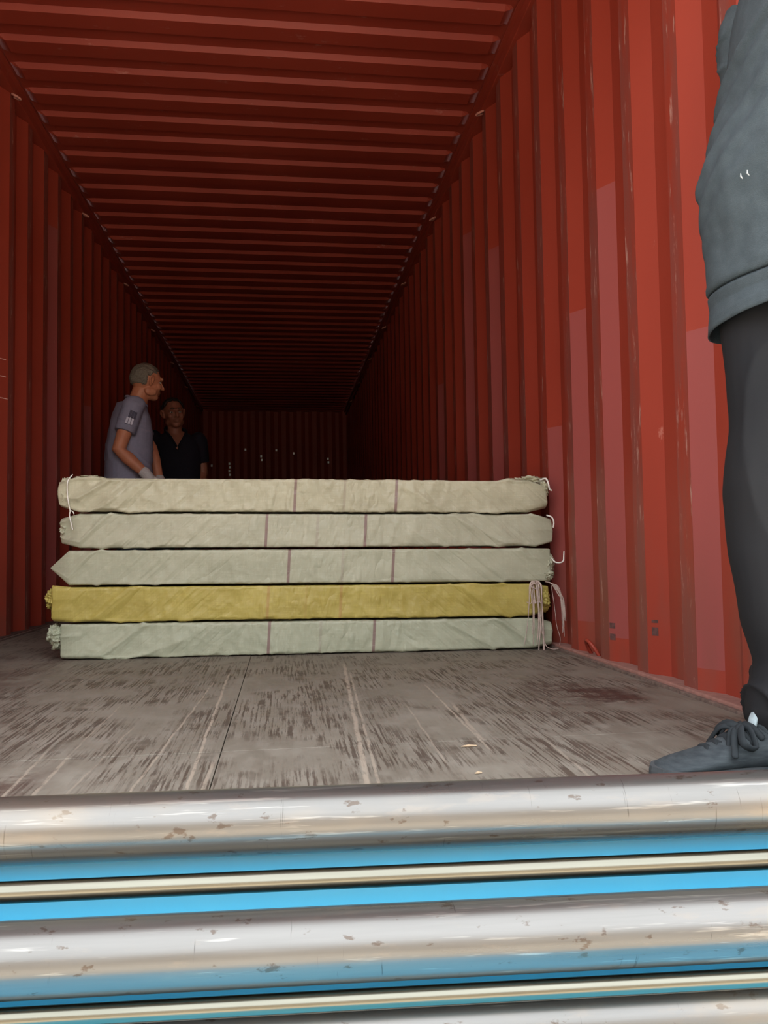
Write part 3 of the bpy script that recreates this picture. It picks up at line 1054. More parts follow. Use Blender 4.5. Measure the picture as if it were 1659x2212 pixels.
def hair(parent, base, P, f, l, up, mat, s=1.0, thick=0.010, seed=0, fringe=0.062):
    bm = bmesh.new()
    c = P(-0.014, 0, 0.022)
    vs = ellipsoid(bm, (0, 0, 0), (V(1, 0, 0), V(0, 1, 0), V(0, 0, 1)), (1, 1, 1), 5)
    kill = []
    for fc in bm.faces:
        q = fc.calc_center_median()
        # hairline: high on the forehead, round the ears, low at the nape
        lim = fringe / 0.094 if q.x > 0.45 else (0.16 if q.x > -0.22 else -0.50)
        lim += 0.10 * mnoise.noise(q * 5 + V(seed, 0, 0))
        if q.x > 0.1 and q.x <= 0.45:
            lim = 0.35
        if q.z < lim:
            kill.append(fc)
    bmesh.ops.delete(bm, geom=kill, context='FACES')
    for v in bm.verts:
        p = v.co.copy()
        k = 1.0 + (thick / 0.09) * (0.7 + 0.6 * mnoise.noise(V(p.x * 3, p.y * 14, p.z * 6) + V(seed, 0, 0)))
        v.co = c + (f * (p.x * 0.096) + l * (p.y * 0.077) + up * (p.z * 0.094)) * (s * k)
    o = obj('hair', bm, mat, None)
    bake(o, [('SOLIDIFY', dict(thickness=0.010 * s, offset=-1.0))])
    shift(o, base)
    o.parent = parent
    o.data.polygons.foreach_set('use_smooth', [True] * len(o.data.polygons))
    return o


def hand_shapes(bm, wrist, d, palm_n, s=1.0, curl=0.5, r=1.0, thumb_side=1):
    """palm and five fingers; d points to the fingertips, palm_n out of the palm"""
    d = unit(d)
    pn = unit(Vector(palm_n) - d * d.dot(Vector(palm_n)))
    sd = d.cross(pn) * thumb_side
    w = Vector(wrist)

    def P(a, b, c):
        return w + (d * a + sd * b + pn * c) * s
    tube(bm, [P(0.0, 0, 0), P(0.03, 0, 0), P(0.06, 0.002, 0), P(0.085, 0.002, 0)], [(0.026 * s, 0.017 * s * r), (0.034 * s, 0.016 * s * r), (0.040 * s, 0.015 * s * r), (0.038 * s, 0.012 * s * r)], 14, side=sd)
    for b, ln in ((0.033, 0.066), (0.011, 0.074), (-0.011, 0.069), (-0.032, 0.054)):
        p = P(0.082, b, 0)
        pts = [P(0.07, b * 0.95, 0), p]
        a = 0.12
        for sgm in (0.45, 0.31, 0.24):
            a += curl * 0.75
            p = p + (d * math.cos(a) + pn * math.sin(a) + sd * (b * 1.6)) * (ln * sgm * s)
            pts.append(p)
        tube(bm, pts, [0.0092 * s * r, 0.0092 * s * r, 0.0086 * s * r, 0.0078 * s * r, 0.0066 * s * r], 10)
    q = [P(0.018, 0.022, 0.004), P(0.045, 0.046, 0.012), P(0.068, 0.058, 0.022), P(0.088, 0.062, 0.032)]
    tube(bm, q, [0.014 * s * r, 0.0115 * s * r, 0.0098 * s * r, 0.0080 * s * r], 10)


def shoe(parent, base, ankle, f, mat, mat_sole, length=0.285, name='shoe', low=1.0):
    """low trainer: upper lofted along the foot, sole, optional laces; ankle is the point on the floor under the ankle"""
    f = unit(V(f[0], f[1], 0))
    l = UPV.cross(f)
    heel = Vector(ankle) - f * 0.065
    secs = [(0.0, 0.018, 0.030, 0.0), (0.02, 0.030, 0.075, 0), (0.06, 0.036, 0.098, 0), (0.10, 0.037, 0.104, 0), (0.135, 0.038, 0.098, 0), (0.165, 0.041, 0.082, 0.002),
            (0.195, 0.045, 0.064, 0.004), (0.225, 0.046, 0.052, 0.005), (0.252, 0.041, 0.043, 0.004), (0.270, 0.032, 0.034, 0.003), (0.280, 0.022, 0.027, 0.002), (0.286, 0.011, 0.021, 0.001)]
    rings = []
    for a, hw, ht, off in secs:
        a *= length / 0.285
        n = 24
        rg = []
        for k in range(n):
            an = 2 * math.pi * k / n
            ca, sa = math.cos(an), math.sin(an)
            m_ = (abs(ca) ** 2.4 + abs(sa) ** 2.4) ** (-1 / 2.4)
            wd = hw * ca * m_
            zz = 0.012 + (ht * low - 0.012) * (0.5 + 0.5 * sa * m_)
            if sa > 0:
                wd *= 1 - 0.35 * sa * sa
            rg.append(heel + f * a + l * (wd + off) + UPV * zz)
        rings.append(rg)
    bm = bmesh.new()
    loft(bm, rings)
    o = obj(name, bm, mat, None)
    bake(o, [('SUBSURF', dict(levels=2, render_levels=2))])
    shift(o, base)
    o.parent = parent
    o.data.polygons.foreach_set('use_smooth', [True] * len(o.data.polygons))
    bm = bmesh.new()
    outl = []
    for a, hw, ht, off in secs:
        outl.append((a * length / 0.285, hw + 0.004 if a < .284 else .005, off))
    left = [heel + f * a + l * (w_ + o_) for a, w_, o_ in outl]
    right = [heel + f * a + l * (-w_ + o_) for a, w_, o_ in reversed(outl)]
    left[0] -= f * 0.004
    right[-1] -= f * 0.004
    left[-1] += f * 0.004
    right[0] += f * 0.004
    ol = left + right
    loft(bm, [[p + UPV * 0.0005 for p in ol], [p + UPV * 0.014 for p in ol], [p + UPV * 0.021 + (heel + f * 0.14 - p) * 0.01 for p in ol]])
    q = obj('sole', bm, mat_sole, None)
    shift(q, base)
    q.parent = o
    return o, heel, f, l


def legs_shapes(bm, hips, knees, ankles, rt, rk, ra, seg=16, flat=False):
    for h_, k_, a_ in zip(hips, knees, ankles):
        h_, k_, a_ = Vector(h_), Vector(k_), Vector(a_)
        pts = [h_, h_.lerp(k_, 0.5), k_, k_.lerp(a_, 0.35), a_]
        tube(bm, pts, [rt, (rt * 0.55 + rk * 0.45), rk, rk * 1.0 if ra > rk * 0.8 else (rk * 0.98), ra], seg, 'flat' if flat else 'round')


# ---- man in the grey T-shirt, standing behind the stack on the left
def man_tshirt():
    base = V(-1.00, 5.32, 0)
    root = thing('person', 'man in grey blue T-shirt with white gloves standing behind the stack, seen in profile', 'person', base)
    f = unit((0.95, 0.31, 0))
    l = UPV.cross(f)
    pel = V(-1.00, 5.33, 0.88)
    chest = V(-0.985, 5.32, 1.20)
    shc = V(-0.972, 5.32, 1.325)
    neck = V(-0.935, 5.32, 1.385)
    hd = V(-0.872, 5.32, 1.505)
    nearS, farS = shc - l * 0.175 + V(-.01, 0, 0), shc + l * 0.175
    nearE, nearW = V(-1.008, 5.10, 1.035), V(-0.845, 5.10, 0.882)
    farE, farW = V(-0.875, 5.50, 1.09), V(-0.815, 5.46, 0.87)
    hips = (pel - l * 0.09 - UPV * 0.02, pel + l * 0.09 - UPV * 0.02)
    knees = (pel - l * 0.10 + f * 0.03 - UPV * 0.42, pel + l * 0.10 + f * 0.03 - UPV * 0.42)
    ank = (pel - l * 0.11 - UPV * 0.79, pel + l * 0.11 - UPV * 0.79)
    bm = bmesh.new()
    loft(bm, [torso_ring(pel - UPV * 0.08, f, l, .08, .08, .12), torso_ring(pel, f, l, .105, .105, .15), torso_ring(pel + UPV * .14, f, l, .115, .095, .14),
              torso_ring(chest, f, l, .105, .10, .155), torso_ring(shc - UPV * .02, f, l, .08, .085, .15), torso_ring(shc + UPV * .055, f, l, .045, .05, .06)])
    tube(bm, [neck - UPV * .05, neck + V(.01, 0, .02), hd + V(-.03, 0, -.05)], [.060, .058, .062], 18)
    P, hf, hl, hu = head_shapes(bm, hd, (0.82, 0.56, -0.08), (0.12, 0, 1))
    tube(bm, [nearS, nearS.lerp(nearE, .5), nearE, nearE.lerp(nearW, .35), nearW], [.058, .048, .043, .042, .029], 16)
    tube(bm, [farS, farS.lerp(farE, .5), farE, farE.lerp(farW, .35), farW], [.058, .048, .043, .042, .029], 16)
    hand_shapes(bm, nearW, (0.62, 0.05, -0.72), (-0.1, 0.99, 0), 0.93, 0.45, 1.0, -1)
    hand_shapes(bm, farW, (0.25, -0.1, -0.95), (-0.9, -0.2, -.2), 0.93, 0.45, 1.0, 1)
    legs_shapes(bm, hips, knees, ank, .078, .052, .038)
    for a in ank:
        tube(bm, [a, a + V(0, 0, -.045) + f * .04, a + V(0, 0, -.062) + f * .14], [.036, .034, .026], 12)
    ec = [P(0.088, sd * .032, .006) for sd in (-1, 1)]

    def sculpt(v):
        for e in ec:
            d2 = (v.co - e).length_squared
            if d2 < .0016:
                v.co -= hf * (.009 * math.exp(-d2 / .00018))
    grown('body', bm, M_SKIN, root, base, 0.0048, 4, sculpt)
    eyes(root, base, P, hf, hl, hu)
    hair(root, base, P, hf, hl, hu, M_HAIR_GREY, 1.0, .009, 3, .052)
    # T-shirt
    M_T = plain('grey_blue_jersey', (0.25, 0.245, 0.335), 0.85, 0, 0.08, 60, 0.2, 0.15)
    bm = bmesh.new()
    loft(bm, [torso_ring(pel - UPV * .06, f, l, .150, .140, .185), torso_ring(pel + UPV * .04, f, l, .155, .142, .185), torso_ring(pel + UPV * .16, f, l, .160, .138, .18),
              torso_ring(chest - UPV * .03, f, l, .148, .136, .185), torso_ring(shc - UPV * .06, f, l, .118, .125, .19), torso_ring(shc + UPV * .005, f, l, .09, .105, .165),
              torso_ring(shc + UPV * .045 - V(.005, 0, 0), f, l, .072, .082, .085)])
    for S, E in ((nearS, nearE), (farS, farE)):
        e = S.lerp(E, .62)
        tube(bm, [S + UPV * .006, S.lerp(e, .4), e], [.068, .070, .067], 20, 'flat')
        ellipsoid(bm, S, (f, l, UPV), (.072, .062, .062), 3)

    def fold(v):
        p = v.co
        v.co += Vector(v.normal) * (.006 * (ridge(V(p.x * 5 + p.z * 7, p.y * 4, p.z * 6)) - .4) + .003 * mnoise.noise(p * 16))
    grown('tshirt', bm, M_T, root, base, 0.0075, 3, fold)
    bm = bmesh.new()
    rg = torso_ring(neck - f * .006 - UPV * .012, f, l, .066, .066, .070, 28)
    rg = [p - UPV * (0.030 * (p - neck).dot(f) / .066) for p in rg]
    tube(bm, rg + [rg[0]], .008, 8, None)
    o = obj('collar_rib', bm, plain('grey_rib', (0.25, 0.24, 0.34), .85, 0, .05), None, smooth=True)
    shift(o, base)
    o.parent = root
    # printed bars on the near sleeve: three dark above three pale
    M_BARD = plain('dark_print', (0.08, 0.075, 0.115), .8, 0, .05)
    M_BARL = plain('pale_print', (0.62, 0.61, 0.74), .8, 0, .05)
    sl_d = (nearE - nearS).normalized()
    outw = unit(-l - sl_d * (-l).dot(sl_d))
    acr = sl_d.cross(outw)
    if acr.x < 0:
        acr = -acr
    for row, (t0, t1, mt, sh_) in enumerate(((.30, .49, M_BARD, .008), (.50, .68, M_BARL, .000))):
        for j in (-1, 0, 1):
            bm = bmesh.new()
            a, b = nearS + sl_d * (t0 * .235 - .01), nearS + sl_d * (t1 * .235 - .01)
            ang = .0165 * j + sh_
            for q0, q1 in ((0, 1), (1, 2)):
                pa, pb = a.lerp(b, q0 / 2), a.lerp(b, q1 / 2)
                pts = []
                for pp in (pa, pb):
                    for w_ in (-.0062, .0062):
                        x_ = ang + w_
                        rr = .0785
                        pts.append(pp + acr * x_ + outw * math.sqrt(rr * rr - x_ * x_))
                lo_ = [bm.verts.new(p) for p in pts]
                hi_ = [bm.verts.new(p - outw * .012) for p in pts]
                bm.faces.new((lo_[0], lo_[1], lo_[3], lo_[2]))
                bm.faces.new((hi_[0], hi_[1], hi_[3], hi_[2]))
                for i0, i1 in ((0, 1), (1, 3), (3, 2), (2, 0)):
                    bm.faces.new((lo_[i0], lo_[i1], hi_[i1], hi_[i0]))
            o = obj('sleeve_bar', bm, mt, None)
            shift(o, base)
            o.parent = root
    # gloves
    M_GL = plain('white_knit_glove', (0.55, 0.52, 0.52), .9, 0, .1, 120, .2, .3)
    for wv, dd, pn, ts in ((nearW, V(0.62, 0.05, -0.72), V(-0.1, 0.99, 0), -1), (farW, V(0.25, -0.1, -0.95), V(-0.9, -0.2, -.2), 1)):
        bm = bmesh.new()
        du = dd.normalized()
        tube(bm, [wv - du * .012, wv + du * .005, wv + du * .03], [.038, .036, .034], 14)
        hand_shapes(bm, wv, dd, pn, 0.95, 0.45, 1.25, ts)
        grown('glove', bm, M_GL, root, base, .0034, 2)
    # trousers and shoes
    M_TR = plain('black_work_trousers', (0.022, 0.022, 0.028), .85, 0, .15, 30)
    bm = bmesh.new()
    loft(bm, [torso_ring(pel - UPV * .12, f, l, .11, .11, .15), torso_ring(pel - UPV * .02, f, l, .12, .12, .165), torso_ring(pel + UPV * .10, f, l, .122, .115, .155)])
    legs_shapes(bm, hips, knees, [a - UPV * .035 for a in ank], .098, .078, .066, 18, True)
    grown('trousers', bm, M_TR, root, base, .009, 3)
    for a in ank:
        shoe(root, base, V(a.x, a.y, 0), f, M_TR, plain('black_rubber_sole', (.02, .02, .02), .8))
    return root


# ---- second man, deeper in the dark, looking towards the doors
def man_dark():
    base = V(-0.83, 6.45, 0)
    root = thing('person', 'man in dark open-necked shirt half hidden in the dark beside the man in profile', 'person', base)
    f = unit((0.30, -0.95, 0))
    l = UPV.cross(f)
    pel = V(-0.83, 6.47, 0.88)
    chest = V(-0.83, 6.46, 1.18)
    shc = V(-0.835, 6.46, 1.30)
    neck = V(-0.845, 6.45, 1.35)
    hd = V(-0.850, 6.42, 1.488)
    S = (shc + l * .175, shc - l * .175)
    E = (S[0] + V(.03, .03, -.27), S[1] + V(-.03, .03, -.27))
    Wp = (E[0] + V(-.04, -.12, -.20), E[1] + V(.04, -.12, -.20))
    hips = (pel + l * .09 - UPV * .02, pel - l * .09 - UPV * .02)
    knees = (pel + l * .10 + f * .02 - UPV * .42, pel - l * .10 + f * .02 - UPV * .42)
    ank = (pel + l * .11 - UPV * .79, pel - l * .11 - UPV * .79)
    bm = bmesh.new()
    loft(bm, [torso_ring(pel - UPV * .08, f, l, .08, .08, .12), torso_ring(pel, f, l, .105, .105, .15), torso_ring(pel + UPV * .14, f, l, .11, .095, .14),
              torso_ring(chest, f, l, .105, .10, .155), torso_ring(shc - UPV * .02, f, l, .085, .085, .15), torso_ring(shc + UPV * .05, f, l, .05, .05, .065)])
    tube(bm, [neck - UPV * .06, neck + V(0, 0, .03), hd + V(0, .02, -.05)], [.060, .056, .058], 18)
    P, hf, hl, hu = head_shapes(bm, hd, (0.36, -0.93, -0.06), (-0.13, 0, 1), 1.0)
    for a, b, c_ in zip(S, E, Wp):
        tube(bm, [a, a.lerp(b, .5), b, b.lerp(c_, .35), c_], [.056, .046, .042, .041, .028], 16)
    for k_, c_ in enumerate(Wp):
        hand_shapes(bm, c_, c_ - E[k_], V(1, 0, 0) if k_ else V(-1, 0, 0), .93, .5, 1.0, 1 if k_ else -1)
    legs_shapes(bm, hips, knees, ank, .078, .052, .038)
    for a in ank:
        tube(bm, [a, a + V(0, 0, -.045) + f * .04, a + V(0, 0, -.062) + f * .14], [.036, .034, .026], 12)
    ec = [P(0.088, sd * .032, .006) for sd in (-1, 1)]

    def sculpt(v):
        for e in ec:
            d2 = (v.co - e).length_squared
            if d2 < .0016:
                v.co -= hf * (.011 * math.exp(-d2 / .00018))
    grown('body', bm, M_SKIN2, root, base, .0048, 4, sculpt)
    eyes(root, base, P, hf, hl, hu)
    hair(root, base, P, hf, hl, hu, M_HAIR_BLACK, 1.0, .008, 11, .070)
    for sd in (-1, 1):
        bm = bmesh.new()
        tube(bm, catmull([P(.082, sd * .050, .030), P(.096, sd * .033, .037), P(.100, sd * .014, .031)], 6), [.0035 if i not in (0, 6) else .002 for i in range(7)], 6)
        o = obj('eyebrow', bm, M_HAIR_BLACK, None)
        shift(o, base)
        o.parent = root
    M_S = plain('dark_navy_shirt', (0.013, 0.012, 0.020), .85, 0, .1, 50, .2)
    # shirt with a V-shaped opening: front panels drop at the neck
    bm = bmesh.new()
    loft(bm, [torso_ring(pel - UPV * .07, f, l, .135, .135, .185), torso_ring(pel + UPV * .06, f, l, .140, .135, .18), torso_ring(chest - UPV * .04, f, l, .135, .128, .185),
              torso_ring(shc - UPV * .06, f, l, .112, .12, .19), torso_ring(shc, f, l, .092, .10, .165), torso_ring(shc + UPV * .045, f, l, .066, .075, .085)])
    for a, b, c_ in zip(S, E, Wp):
        tube(bm, [a, a.lerp(b, .4), a.lerp(b, .7)], [.068, .068, .062], 18, 'flat')
        ellipsoid(bm, a, (f, l, UPV), (.07, .06, .06), 3)
    vz = shc.z - .10

    def vneck(v):
        d = v.co - neck
        a, b = d.dot(f), d.dot(l)
        # press the cloth inside the chest along the V so the skin shows there
        if a > 0 and v.co.z > vz and abs(b) < .062 * (v.co.z - vz) / .13 + .003:
            v.co -= f * .070
    grown('shirt', bm, M_S, root, base, .007, 3, vneck)
    # collar wings beside the opening
    for sd in (-1, 1):
        bm = bmesh.new()
        pts = catmull([neck + f * .112 + l * sd * .010 - UPV * .125, neck + f * .094 + l * sd * .050 - UPV * .055, neck + l * sd * .082 + f * .025 + UPV * .005, neck - f * .05 + l * sd * .058 + UPV * .035, neck - f * .078 + UPV * .04], 16)
        tube(bm, pts, [(.005, .014)] * len(pts), 10)
        o = obj('collar', bm, M_S, None, smooth=True)
        shift(o, base)
        o.parent = root
    M_TR = plain('dark_trousers', (0.018, 0.018, 0.020), .85, 0, .15, 30)
    bm = bmesh.new()
    loft(bm, [torso_ring(pel - UPV * .12, f, l, .11, .11, .15), torso_ring(pel - UPV * .02, f, l, .12, .12, .165), torso_ring(pel + UPV * .10, f, l, .118, .112, .155)])
    legs_shapes(bm, hips, knees, [a - UPV * .035 for a in ank], .098, .078, .066, 18, True)
    grown('trousers', bm, M_TR, root, base, .009, 3)
    for a in ank:
        shoe(root, base, V(a.x, a.y, 0), f, M_TR, plain('dark_sole', (.02, .02, .02), .8))
    return root


# ---- man at the right edge, close to the doors, cut by the frame
def man_near():
    base = V(0.88, 1.27, 0)
    root = thing('person', 'man in slate grey knit top and dark trousers standing at the right edge', 'person', base)
    f = unit((-0.95, -0.31, 0))
    l = UPV.cross(f)              # his left, the side nearest the camera
    pel = V(0.915, 1.30, 0.91)
    waist = V(0.912, 1.30, 1.05)
    chest = V(0.925, 1.30, 1.25)
    shc = V(0.932, 1.30, 1.41)
    neck = V(0.925, 1.30, 1.48)
    hd = V(0.897, 1.29, 1.615)
    S = (shc + V(.002, -.155, 0), shc + V(.012, .150, 0))          # left (near), right (far)
    E = (V(0.960, 1.118, 1.14), V(0.950, 1.470, 1.14))
    Wp = (V(0.930, 1.095, 0.90), V(0.940, 1.455, 0.90))
    hips = (V(0.943, 1.220, 0.87), V(0.895, 1.375, 0.87))
    knees = (V(0.955, 1.190, 0.47), V(0.862, 1.300, 0.47))
    ank = (V(0.965, 1.178, 0.085), V(0.830, 1.252, 0.085))
    bm = bmesh.new()
    loft(bm, [torso_ring(pel - UPV * .08, f, l, .075, .075, .115), torso_ring(pel, f, l, .072, .08, .135), torso_ring(waist, f, l, .080, .080, .135),
              torso_ring(chest, V(-1, .06, 0), V(-.06, -1, 0), .050, .078, .142), torso_ring(shc - UPV * .02, V(-1, .06, 0), V(-.06, -1, 0), .040, .07, .13), torso_ring(shc + UPV * .055, f, l, .042, .05, .060)])
    tube(bm, [neck - UPV * .05, neck + UPV * .03, hd + V(.01, 0, -.05)], [.062, .058, .060], 18)
    P, hf, hl, hu = head_shapes(bm, hd, f, UPV)
    for a, b, c_ in zip(S, E, Wp):
        tube(bm, [a, a.lerp(b, .5), b, b.lerp(c_, .35), c_], [.054, .046, .041, .040, .028], 16)
    for k_, c_ in enumerate(Wp):
        dd = c_ - E[k_]
        hand_shapes(bm, c_, dd, -f, .95, .35, 1.0, 1 if k_ == 0 else -1)
    legs_shapes(bm, hips, knees, ank, .066, .050, .036)
    for a, ff in zip(ank, (unit((-1, 0, 0)), unit((-1, .08, 0)))):
        tube(bm, [a, a + V(0, 0, -.040) + ff * .04, a + V(0, 0, -.055) + ff * .13], [.034, .030, .022], 12)
    grown('body', bm, M_SKIN, root, base, .0048, 4)
    eyes(root, base, P, hf, hl, hu)
    hair(root, base, P, hf, hl, hu, M_HAIR_BLACK, 1.0, .009, 21, .06)
    # knit top: an open shell with folds, ribbed hem band below a seam
    t = NT('slate_grey_knit', .85, 0, .25)
    kn = t.noise(t.pos((1, 1, 1), kind='object'), 45, 4)
    wv = t.n('ShaderNodeTexVoronoi')
    wv.inputs['Scale'].default_value = 420
    t.l(t.pos((1, 1, 1.5), kind='object'), wv.inputs['Vector'])
    c = t.ramp(kn, [(.3, (0.0469, 0.062, 0.0703)), (.7, (0.062, 0.0794, 0.0885))])
    c = t.mix(t.math('MULTIPLY', t.step(wv.outputs[0], .25, .6), .25), c, (0.026, 0.034, 0.040))
    t.color(c)
    t.bump(wv.outputs[0], .5, .0008)
    M_K = t.m
    keys = [  # z, rf, rb, rs, forward shift
        (0.790, .112, .110, .172, 0), (0.808, .110, .110, .170, 0), (0.832, .101, .108, .168, 0), (0.850, .105, .108, .168, 0), (0.856, .100, .106, .165, 0), (0.863, .108, .108, .170, 0),
        (0.93, .105, .108, .172, 0), (0.98, .110, .106, .172, 0), (1.03, .113, .105, .172, 0), (1.09, .110, .104, .172, 0), (1.14, .099, .106, .172, 0), (1.19, .089, .104, .174, 0),
        (1.26, .081, .102, .178, 0), (1.34, .074, .100, .182, 0), (1.40, .068, .098, .176, 0), (1.44, .062, .090, .145, 0), (1.465, .062, .080, .11, 0), (1.477, .060, .072, .080, 0)]

    def interp(z):
        for a, b in zip(keys, keys[1:]):
            if z <= b[0]:
                q = (z - a[0]) / (b[0] - a[0])
                return [a[i] + (b[i] - a[i]) * q for i in range(5)]
        return keys[-1]
    zs = sorted(set([k[0] for k in keys] + [0.790 + i * .0065 for i in range(106)]))
    bm = bmesh.new()
    rings = []
    NS = 128

    def gauss(x, w):
        return math.exp(-(x / w) ** 2)
    for z in zs:
        _, rf, rb, rs, fs = interp(z)
        cxy = pel.lerp(waist, min(1, max(0, (z - pel.z) / (waist.z - pel.z)))) if z < waist.z else waist.lerp(shc, min(1, (z - waist.z) / (shc.z - waist.z)))
        q = min(1, max(0, (z - 1.05) / .25))          # the shoulders are turned a little more into the container
        fz = unit(f.lerp(V(-1, 0.06, 0), q))
        rg = torso_ring(V(cxy.x, cxy.y, z), fz, UPV.cross(fz), rf, rb, rs, NS, 2.15)
        for k in range(NS):
            a = 2 * math.pi * k / NS
            if a > math.pi:
                a -= 2 * math.pi
            nd = (rg[k] - V(cxy.x, cxy.y, z)).normalized()
            d = 0.0
            if z > .868:
                # long drag folds rising from the belly to the near shoulder, and one sag round the hip
                for z0, sl_, w_, amp in ((1.20, .115, .016, .008), (1.14, .125, .018, .007), (1.27, .10, .014, .007), (1.07, .10, .02, .004), (1.315, .07, .014, .012)):
                    zc = z0 + sl_ * (a - .25) * 1.0
                    d += amp * gauss(z - zc, w_) * (1 if -1.0 < a < 1.9 else .2)
                zc = .97 - .10 * (a - .2)
                d -= .007 * gauss(z - zc, .02) * gauss(a - .6, .6)
                d += .004 * mnoise.noise(V(a * 2.2, z * 9, 2.0)) + .002 * mnoise.noise(V(a * 6, z * 22, 6.0))
            else:
                d += .0025 * mnoise.noise(V(a * 3, z * 12, 2.0)) + (.004 * math.sin(a * 3 + .5) * max(0, (.85 - z) / .06))
            rg[k] = rg[k] + nd * d
            if z < .868:       # hem sags a little in front
                rg[k] = rg[k] + UPV * (.010 * math.sin(a) * max(0, 1 - (z - .79) / .08))
        rings.append(rg)
    loft(bm, rings, False, False)
    o = obj('knit_top', bm, M_K, None)
    bake(o, [('SOLIDIFY', dict(thickness=.003, offset=1.0))])
    shift(o, base)
    o.parent = root
    o.data.polygons.foreach_set('use_smooth', [True] * len(o.data.polygons))
    for a, b, c_ in zip(S, E, Wp):
        bm = bmesh.new()
        pts = [a - UPV * .01, a.lerp(b, .35), a.lerp(b, .7), b, b.lerp(c_, .3), b.lerp(c_, .85)]
        tube(bm, catmull(pts, 30), [.066 - .020 * i / 30 for i in range(31)], 24, 'flat')
        ellipsoid(bm, a, (V(1, 0, 0), V(0, 1, 0), UPV), (.068, .060, .062), 3)

        def fold(v):
            p = v.co
            v.co += Vector(v.normal) * (.007 * (ridge(V(p.x * 9, p.y * 9, p.z * 15)) - .4))
        grown('sleeve', bm, M_K, root, base, .006, 2, fold)
    M_MARK = plain('white_fleck', (0.42, 0.44, 0.45), .6, 0, .05)
    for off in (0.0, 0.013):
        bm = bmesh.new()
        # small white slashes on the near front, above the belly fold
        a0 = math.radians(-1 + off * 300)
        z = 1.020
        _, rf, rb, rs, _ = interp(z)
        q = torso_ring(V(waist.x, waist.y, z), f, l, rf, rb, rs, 360, 2.15)[int(round(math.degrees(a0))) % 360]
        nd = (q - V(waist.x, waist.y, z)).normalized()
        q = q + nd * .0125
        tube(bm, [q + UPV * .0045, q + V(0, 0, -.001), q - UPV * .0045 + V(.003, 0, 0)], [.0006, .0014, .0008], 6)
        ob = obj('white_fleck', bm, M_MARK, None)
        shift(ob, base)
        ob.parent = root
    # trousers
    t = NT('charcoal_twill', .8, 0, .3)
    n1 = t.noise(t.pos((2, 2, 1.2)), 4, 4)
    t.color(t.ramp(n1, [(.3, (0.00691, 0.00763, 0.00965)), (.7, (0.01, 0.01, 0.0111))]))
    t.bump(t.noise(t.pos((300, 300, 300)), 1, 2), .2, .0006)
    M_TR = t.m
    bm = bmesh.new()
    loft(bm, [torso_ring(pel - UPV * .14, f, l, .080, .09, .145), torso_ring(pel - UPV * .05, f, l, .086, .10, .155), torso_ring(pel + UPV * .05, f, l, .086, .09, .150), torso_ring(pel + UPV * .09, f, l, .084, .088, .145)])
    leg_n = [V(.908, 1.36, .82), V(.899, 1.335, .70), V(.884, 1.315, .58), V(.862, 1.30, .47), V(.854, 1.285, .36), V(.857, 1.275, .26), V(.863, 1.265, .18), V(.856, 1.26, .125), V(.848, 1.255, .095), V(.856, 1.253, .072)]
    leg_r = [.096, .094, .090, .088, .083, .079, .074, .085, .083, .077]
    tube(bm, leg_n, leg_r, 24, 'flat')
    # cuff drops towards the heel
    tube(bm, [V(.852, 1.254, .115), V(.870, 1.252, .055), V(.886, 1.25, .022)], [.080, .070, .060], 24, 'flat')
    tube(bm, [V(0.940, 1.222, .82), V(0.950, 1.200, .62), V(0.955, 1.190, .47), V(0.958, 1.183, .28), V(0.963, 1.178, .14), V(0.965, 1.178, .05)], [.098, .090, .084, .078, .074, .066], 24, 'flat')

    def tfold(v):
        p = v.co
        d = .004 * mnoise.noise(p * 9)
        if p.z < .24:
            d += .011 * (ridge(V(p.x * 7 + p.y * 3, p.y * 5, p.z * 17 + p.x * 9)) - .4) * min(1, (.24 - p.z) / .08)
        d += .005 * (ridge(V(p.x * 6, p.y * 6 + 4, p.z * 3 + p.x * 5)) - .4)
        v.co += Vector(v.normal) * d
    grown('trousers', bm, M_TR, root, base, .0065, 3, tfold)
    # shoes with laces
    t = NT('dark_grey_knit_shoe', .8, 0, .3)
    rb_ = t.noise(t.pos((40, 40, 220)), 1, 3)
    t.color(t.ramp(rb_, [(.35, (0.026, 0.033, 0.038)), (.65, (0.046, 0.055, 0.060))]))
    t.bump(rb_, .4, .001)
    M_SH = t.m
    M_SOLE = plain('grey_rubber_sole', (0.045, 0.05, 0.053), .8, 0, .2, 40)
    M_LACE = plain('dark_flat_lace', (0.012, 0.016, 0.019), .85, 0, .2, 80)
    M_SOCK = plain('pale_blue_sock', (0.30, 0.36, 0.38), .9, 0, .35, 60)
    for k_, (a, ff) in enumerate(zip(ank, (unit((-1, 0, 0)), unit((-1, .08, 0))))):
        sh, heel, fd, ld = shoe(root, base, V(a.x, a.y, 0) + fd_off(k_), ff, M_SH, M_SOLE, .29, low=.80)
        bm = bmesh.new()
        q = heel + fd * .078
        tube(bm, [q + UPV * .045, q + UPV * .08 + fd * .002, q + UPV * .100], [.034, .036, .035], 18)
        so = grown('shoe_collar', bm, M_SH, sh, base, .005, 2)
        bm = bmesh.new()
        tube(bm, [q + fd * .044 + UPV * .072, q + fd * .040 + UPV * .090, q + fd * .034 + UPV * .104], [(.012, .006)] * 3, 12, side=ld)
        so = grown('sock', bm, M_SOCK, root, base, .003, 2)
        # lace criss-cross, bow loops and ends
        bm = bmesh.new()

        def top(a_, b_):       # a point on the upper at distance a_ from the heel, b_ to the left
            ht = 0.086 if a_ < .115 else (0.086 - (a_ - .115) * .50 if a_ < .2 else .044)
            return heel + fd * a_ + ld * b_ + UPV * (ht - abs(b_) ** 2 * 16)
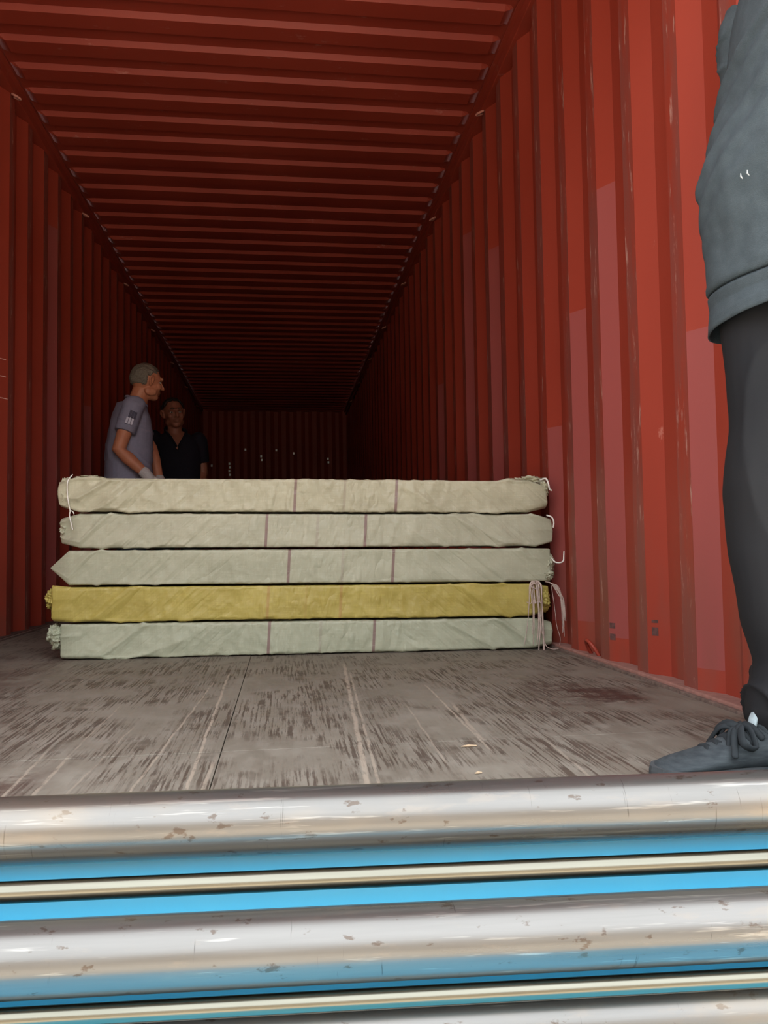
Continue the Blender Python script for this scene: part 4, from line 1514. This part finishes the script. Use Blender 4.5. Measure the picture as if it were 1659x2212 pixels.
        for j, a_ in enumerate((.120, .138, .156, .174, .190)):
            for sg in (-1, 1):
                pts = catmull([top(a_, sg * .030) - UPV * .001, top(a_ + .008, sg * .012) + UPV * .005, top(a_ + .014, -sg * .012) + UPV * .005, top(a_ + .018, -sg * .030)], 10)
                tube(bm, pts, [(.0060, .0030)] * len(pts), 8)
        kx = top(.140, 0) + UPV * .004
        for sg, dl in ((1, .050), (-1, .048), (1, .030), (-1, .028)):
            pts = catmull([kx, kx + ld * sg * dl * .5 + UPV * .005 + fd * .012, kx + ld * sg * dl - UPV * .014 + fd * .020, kx + ld * sg * dl * .9 - UPV * .022 - fd * .002, kx + ld * sg * dl * .35 + UPV * .002 - fd * .006, kx], 24)
            tube(bm, pts, [(.0068, .0034)] * len(pts), 8)
        for sg, dl in ((1, .05), (-1, .045), (1, .03)):
            pts = catmull([kx, kx + ld * sg * dl * .5 + fd * .022 - UPV * .002, kx + ld * sg * dl + fd * .035 - UPV * .032], 12)
            tube(bm, pts, [(.0060, .0032)] * len(pts), 8)
        ellipsoid(bm, kx, (fd, ld, UPV), (.009, .010, .008), 2)
        lo_ = obj('laces', bm, M_LACE, None, None, None, True)
        shift(lo_, base)
        lo_.parent = sh
        bm = bmesh.new()
        tp = heel + fd * .288 + UPV * .011
        tube(bm, catmull([tp + ld * .020 - fd * .010, tp + fd * .003, tp - ld * .020 - fd * .010], 8), [(.010, .003)] * 9, 8, side=UPV)
        bo = obj('toe_bumper', bm, plain('pale_toe_rubber', (.5, .49, .46), .7, 0, .2), None, None, 'pale rubber toe edge', True)
        shift(bo, base)
        bo.parent = sh
    return root


def fd_off(k):
    return V(-0.005, 0.0, 0.0)


man_tshirt()
man_dark()
man_near()

# two wood splinters on the plywood near the front joint
M_WOOD = plain('fresh_wood_splinter', (0.42, 0.31, 0.20), .8, 0, .2, 60)
for k, (x, y, ln, an, lab) in enumerate(((0.352, 1.53, .03, .05, 'pale wood splinter on the plywood just in front of the cross joint'),
                                         (0.325, 1.345, .013, .3, 'tiny pale wood chip on the floor close behind the top steel tube'))):
    bm = bmesh.new()
    tube(bm, [(-ln / 2, 0, .002), (0, .0015, .0024), (ln / 2, 0, .002)], [(.0008, .0006), (.0025, .0015), (.0012, .0008)], 8)
    o = obj('wood_splinter', bm, M_WOOD)
    o.location = (x, y, 0)
    o.rotation_euler = (0, 0, an)
    tag(o, lab, 'wood chip')
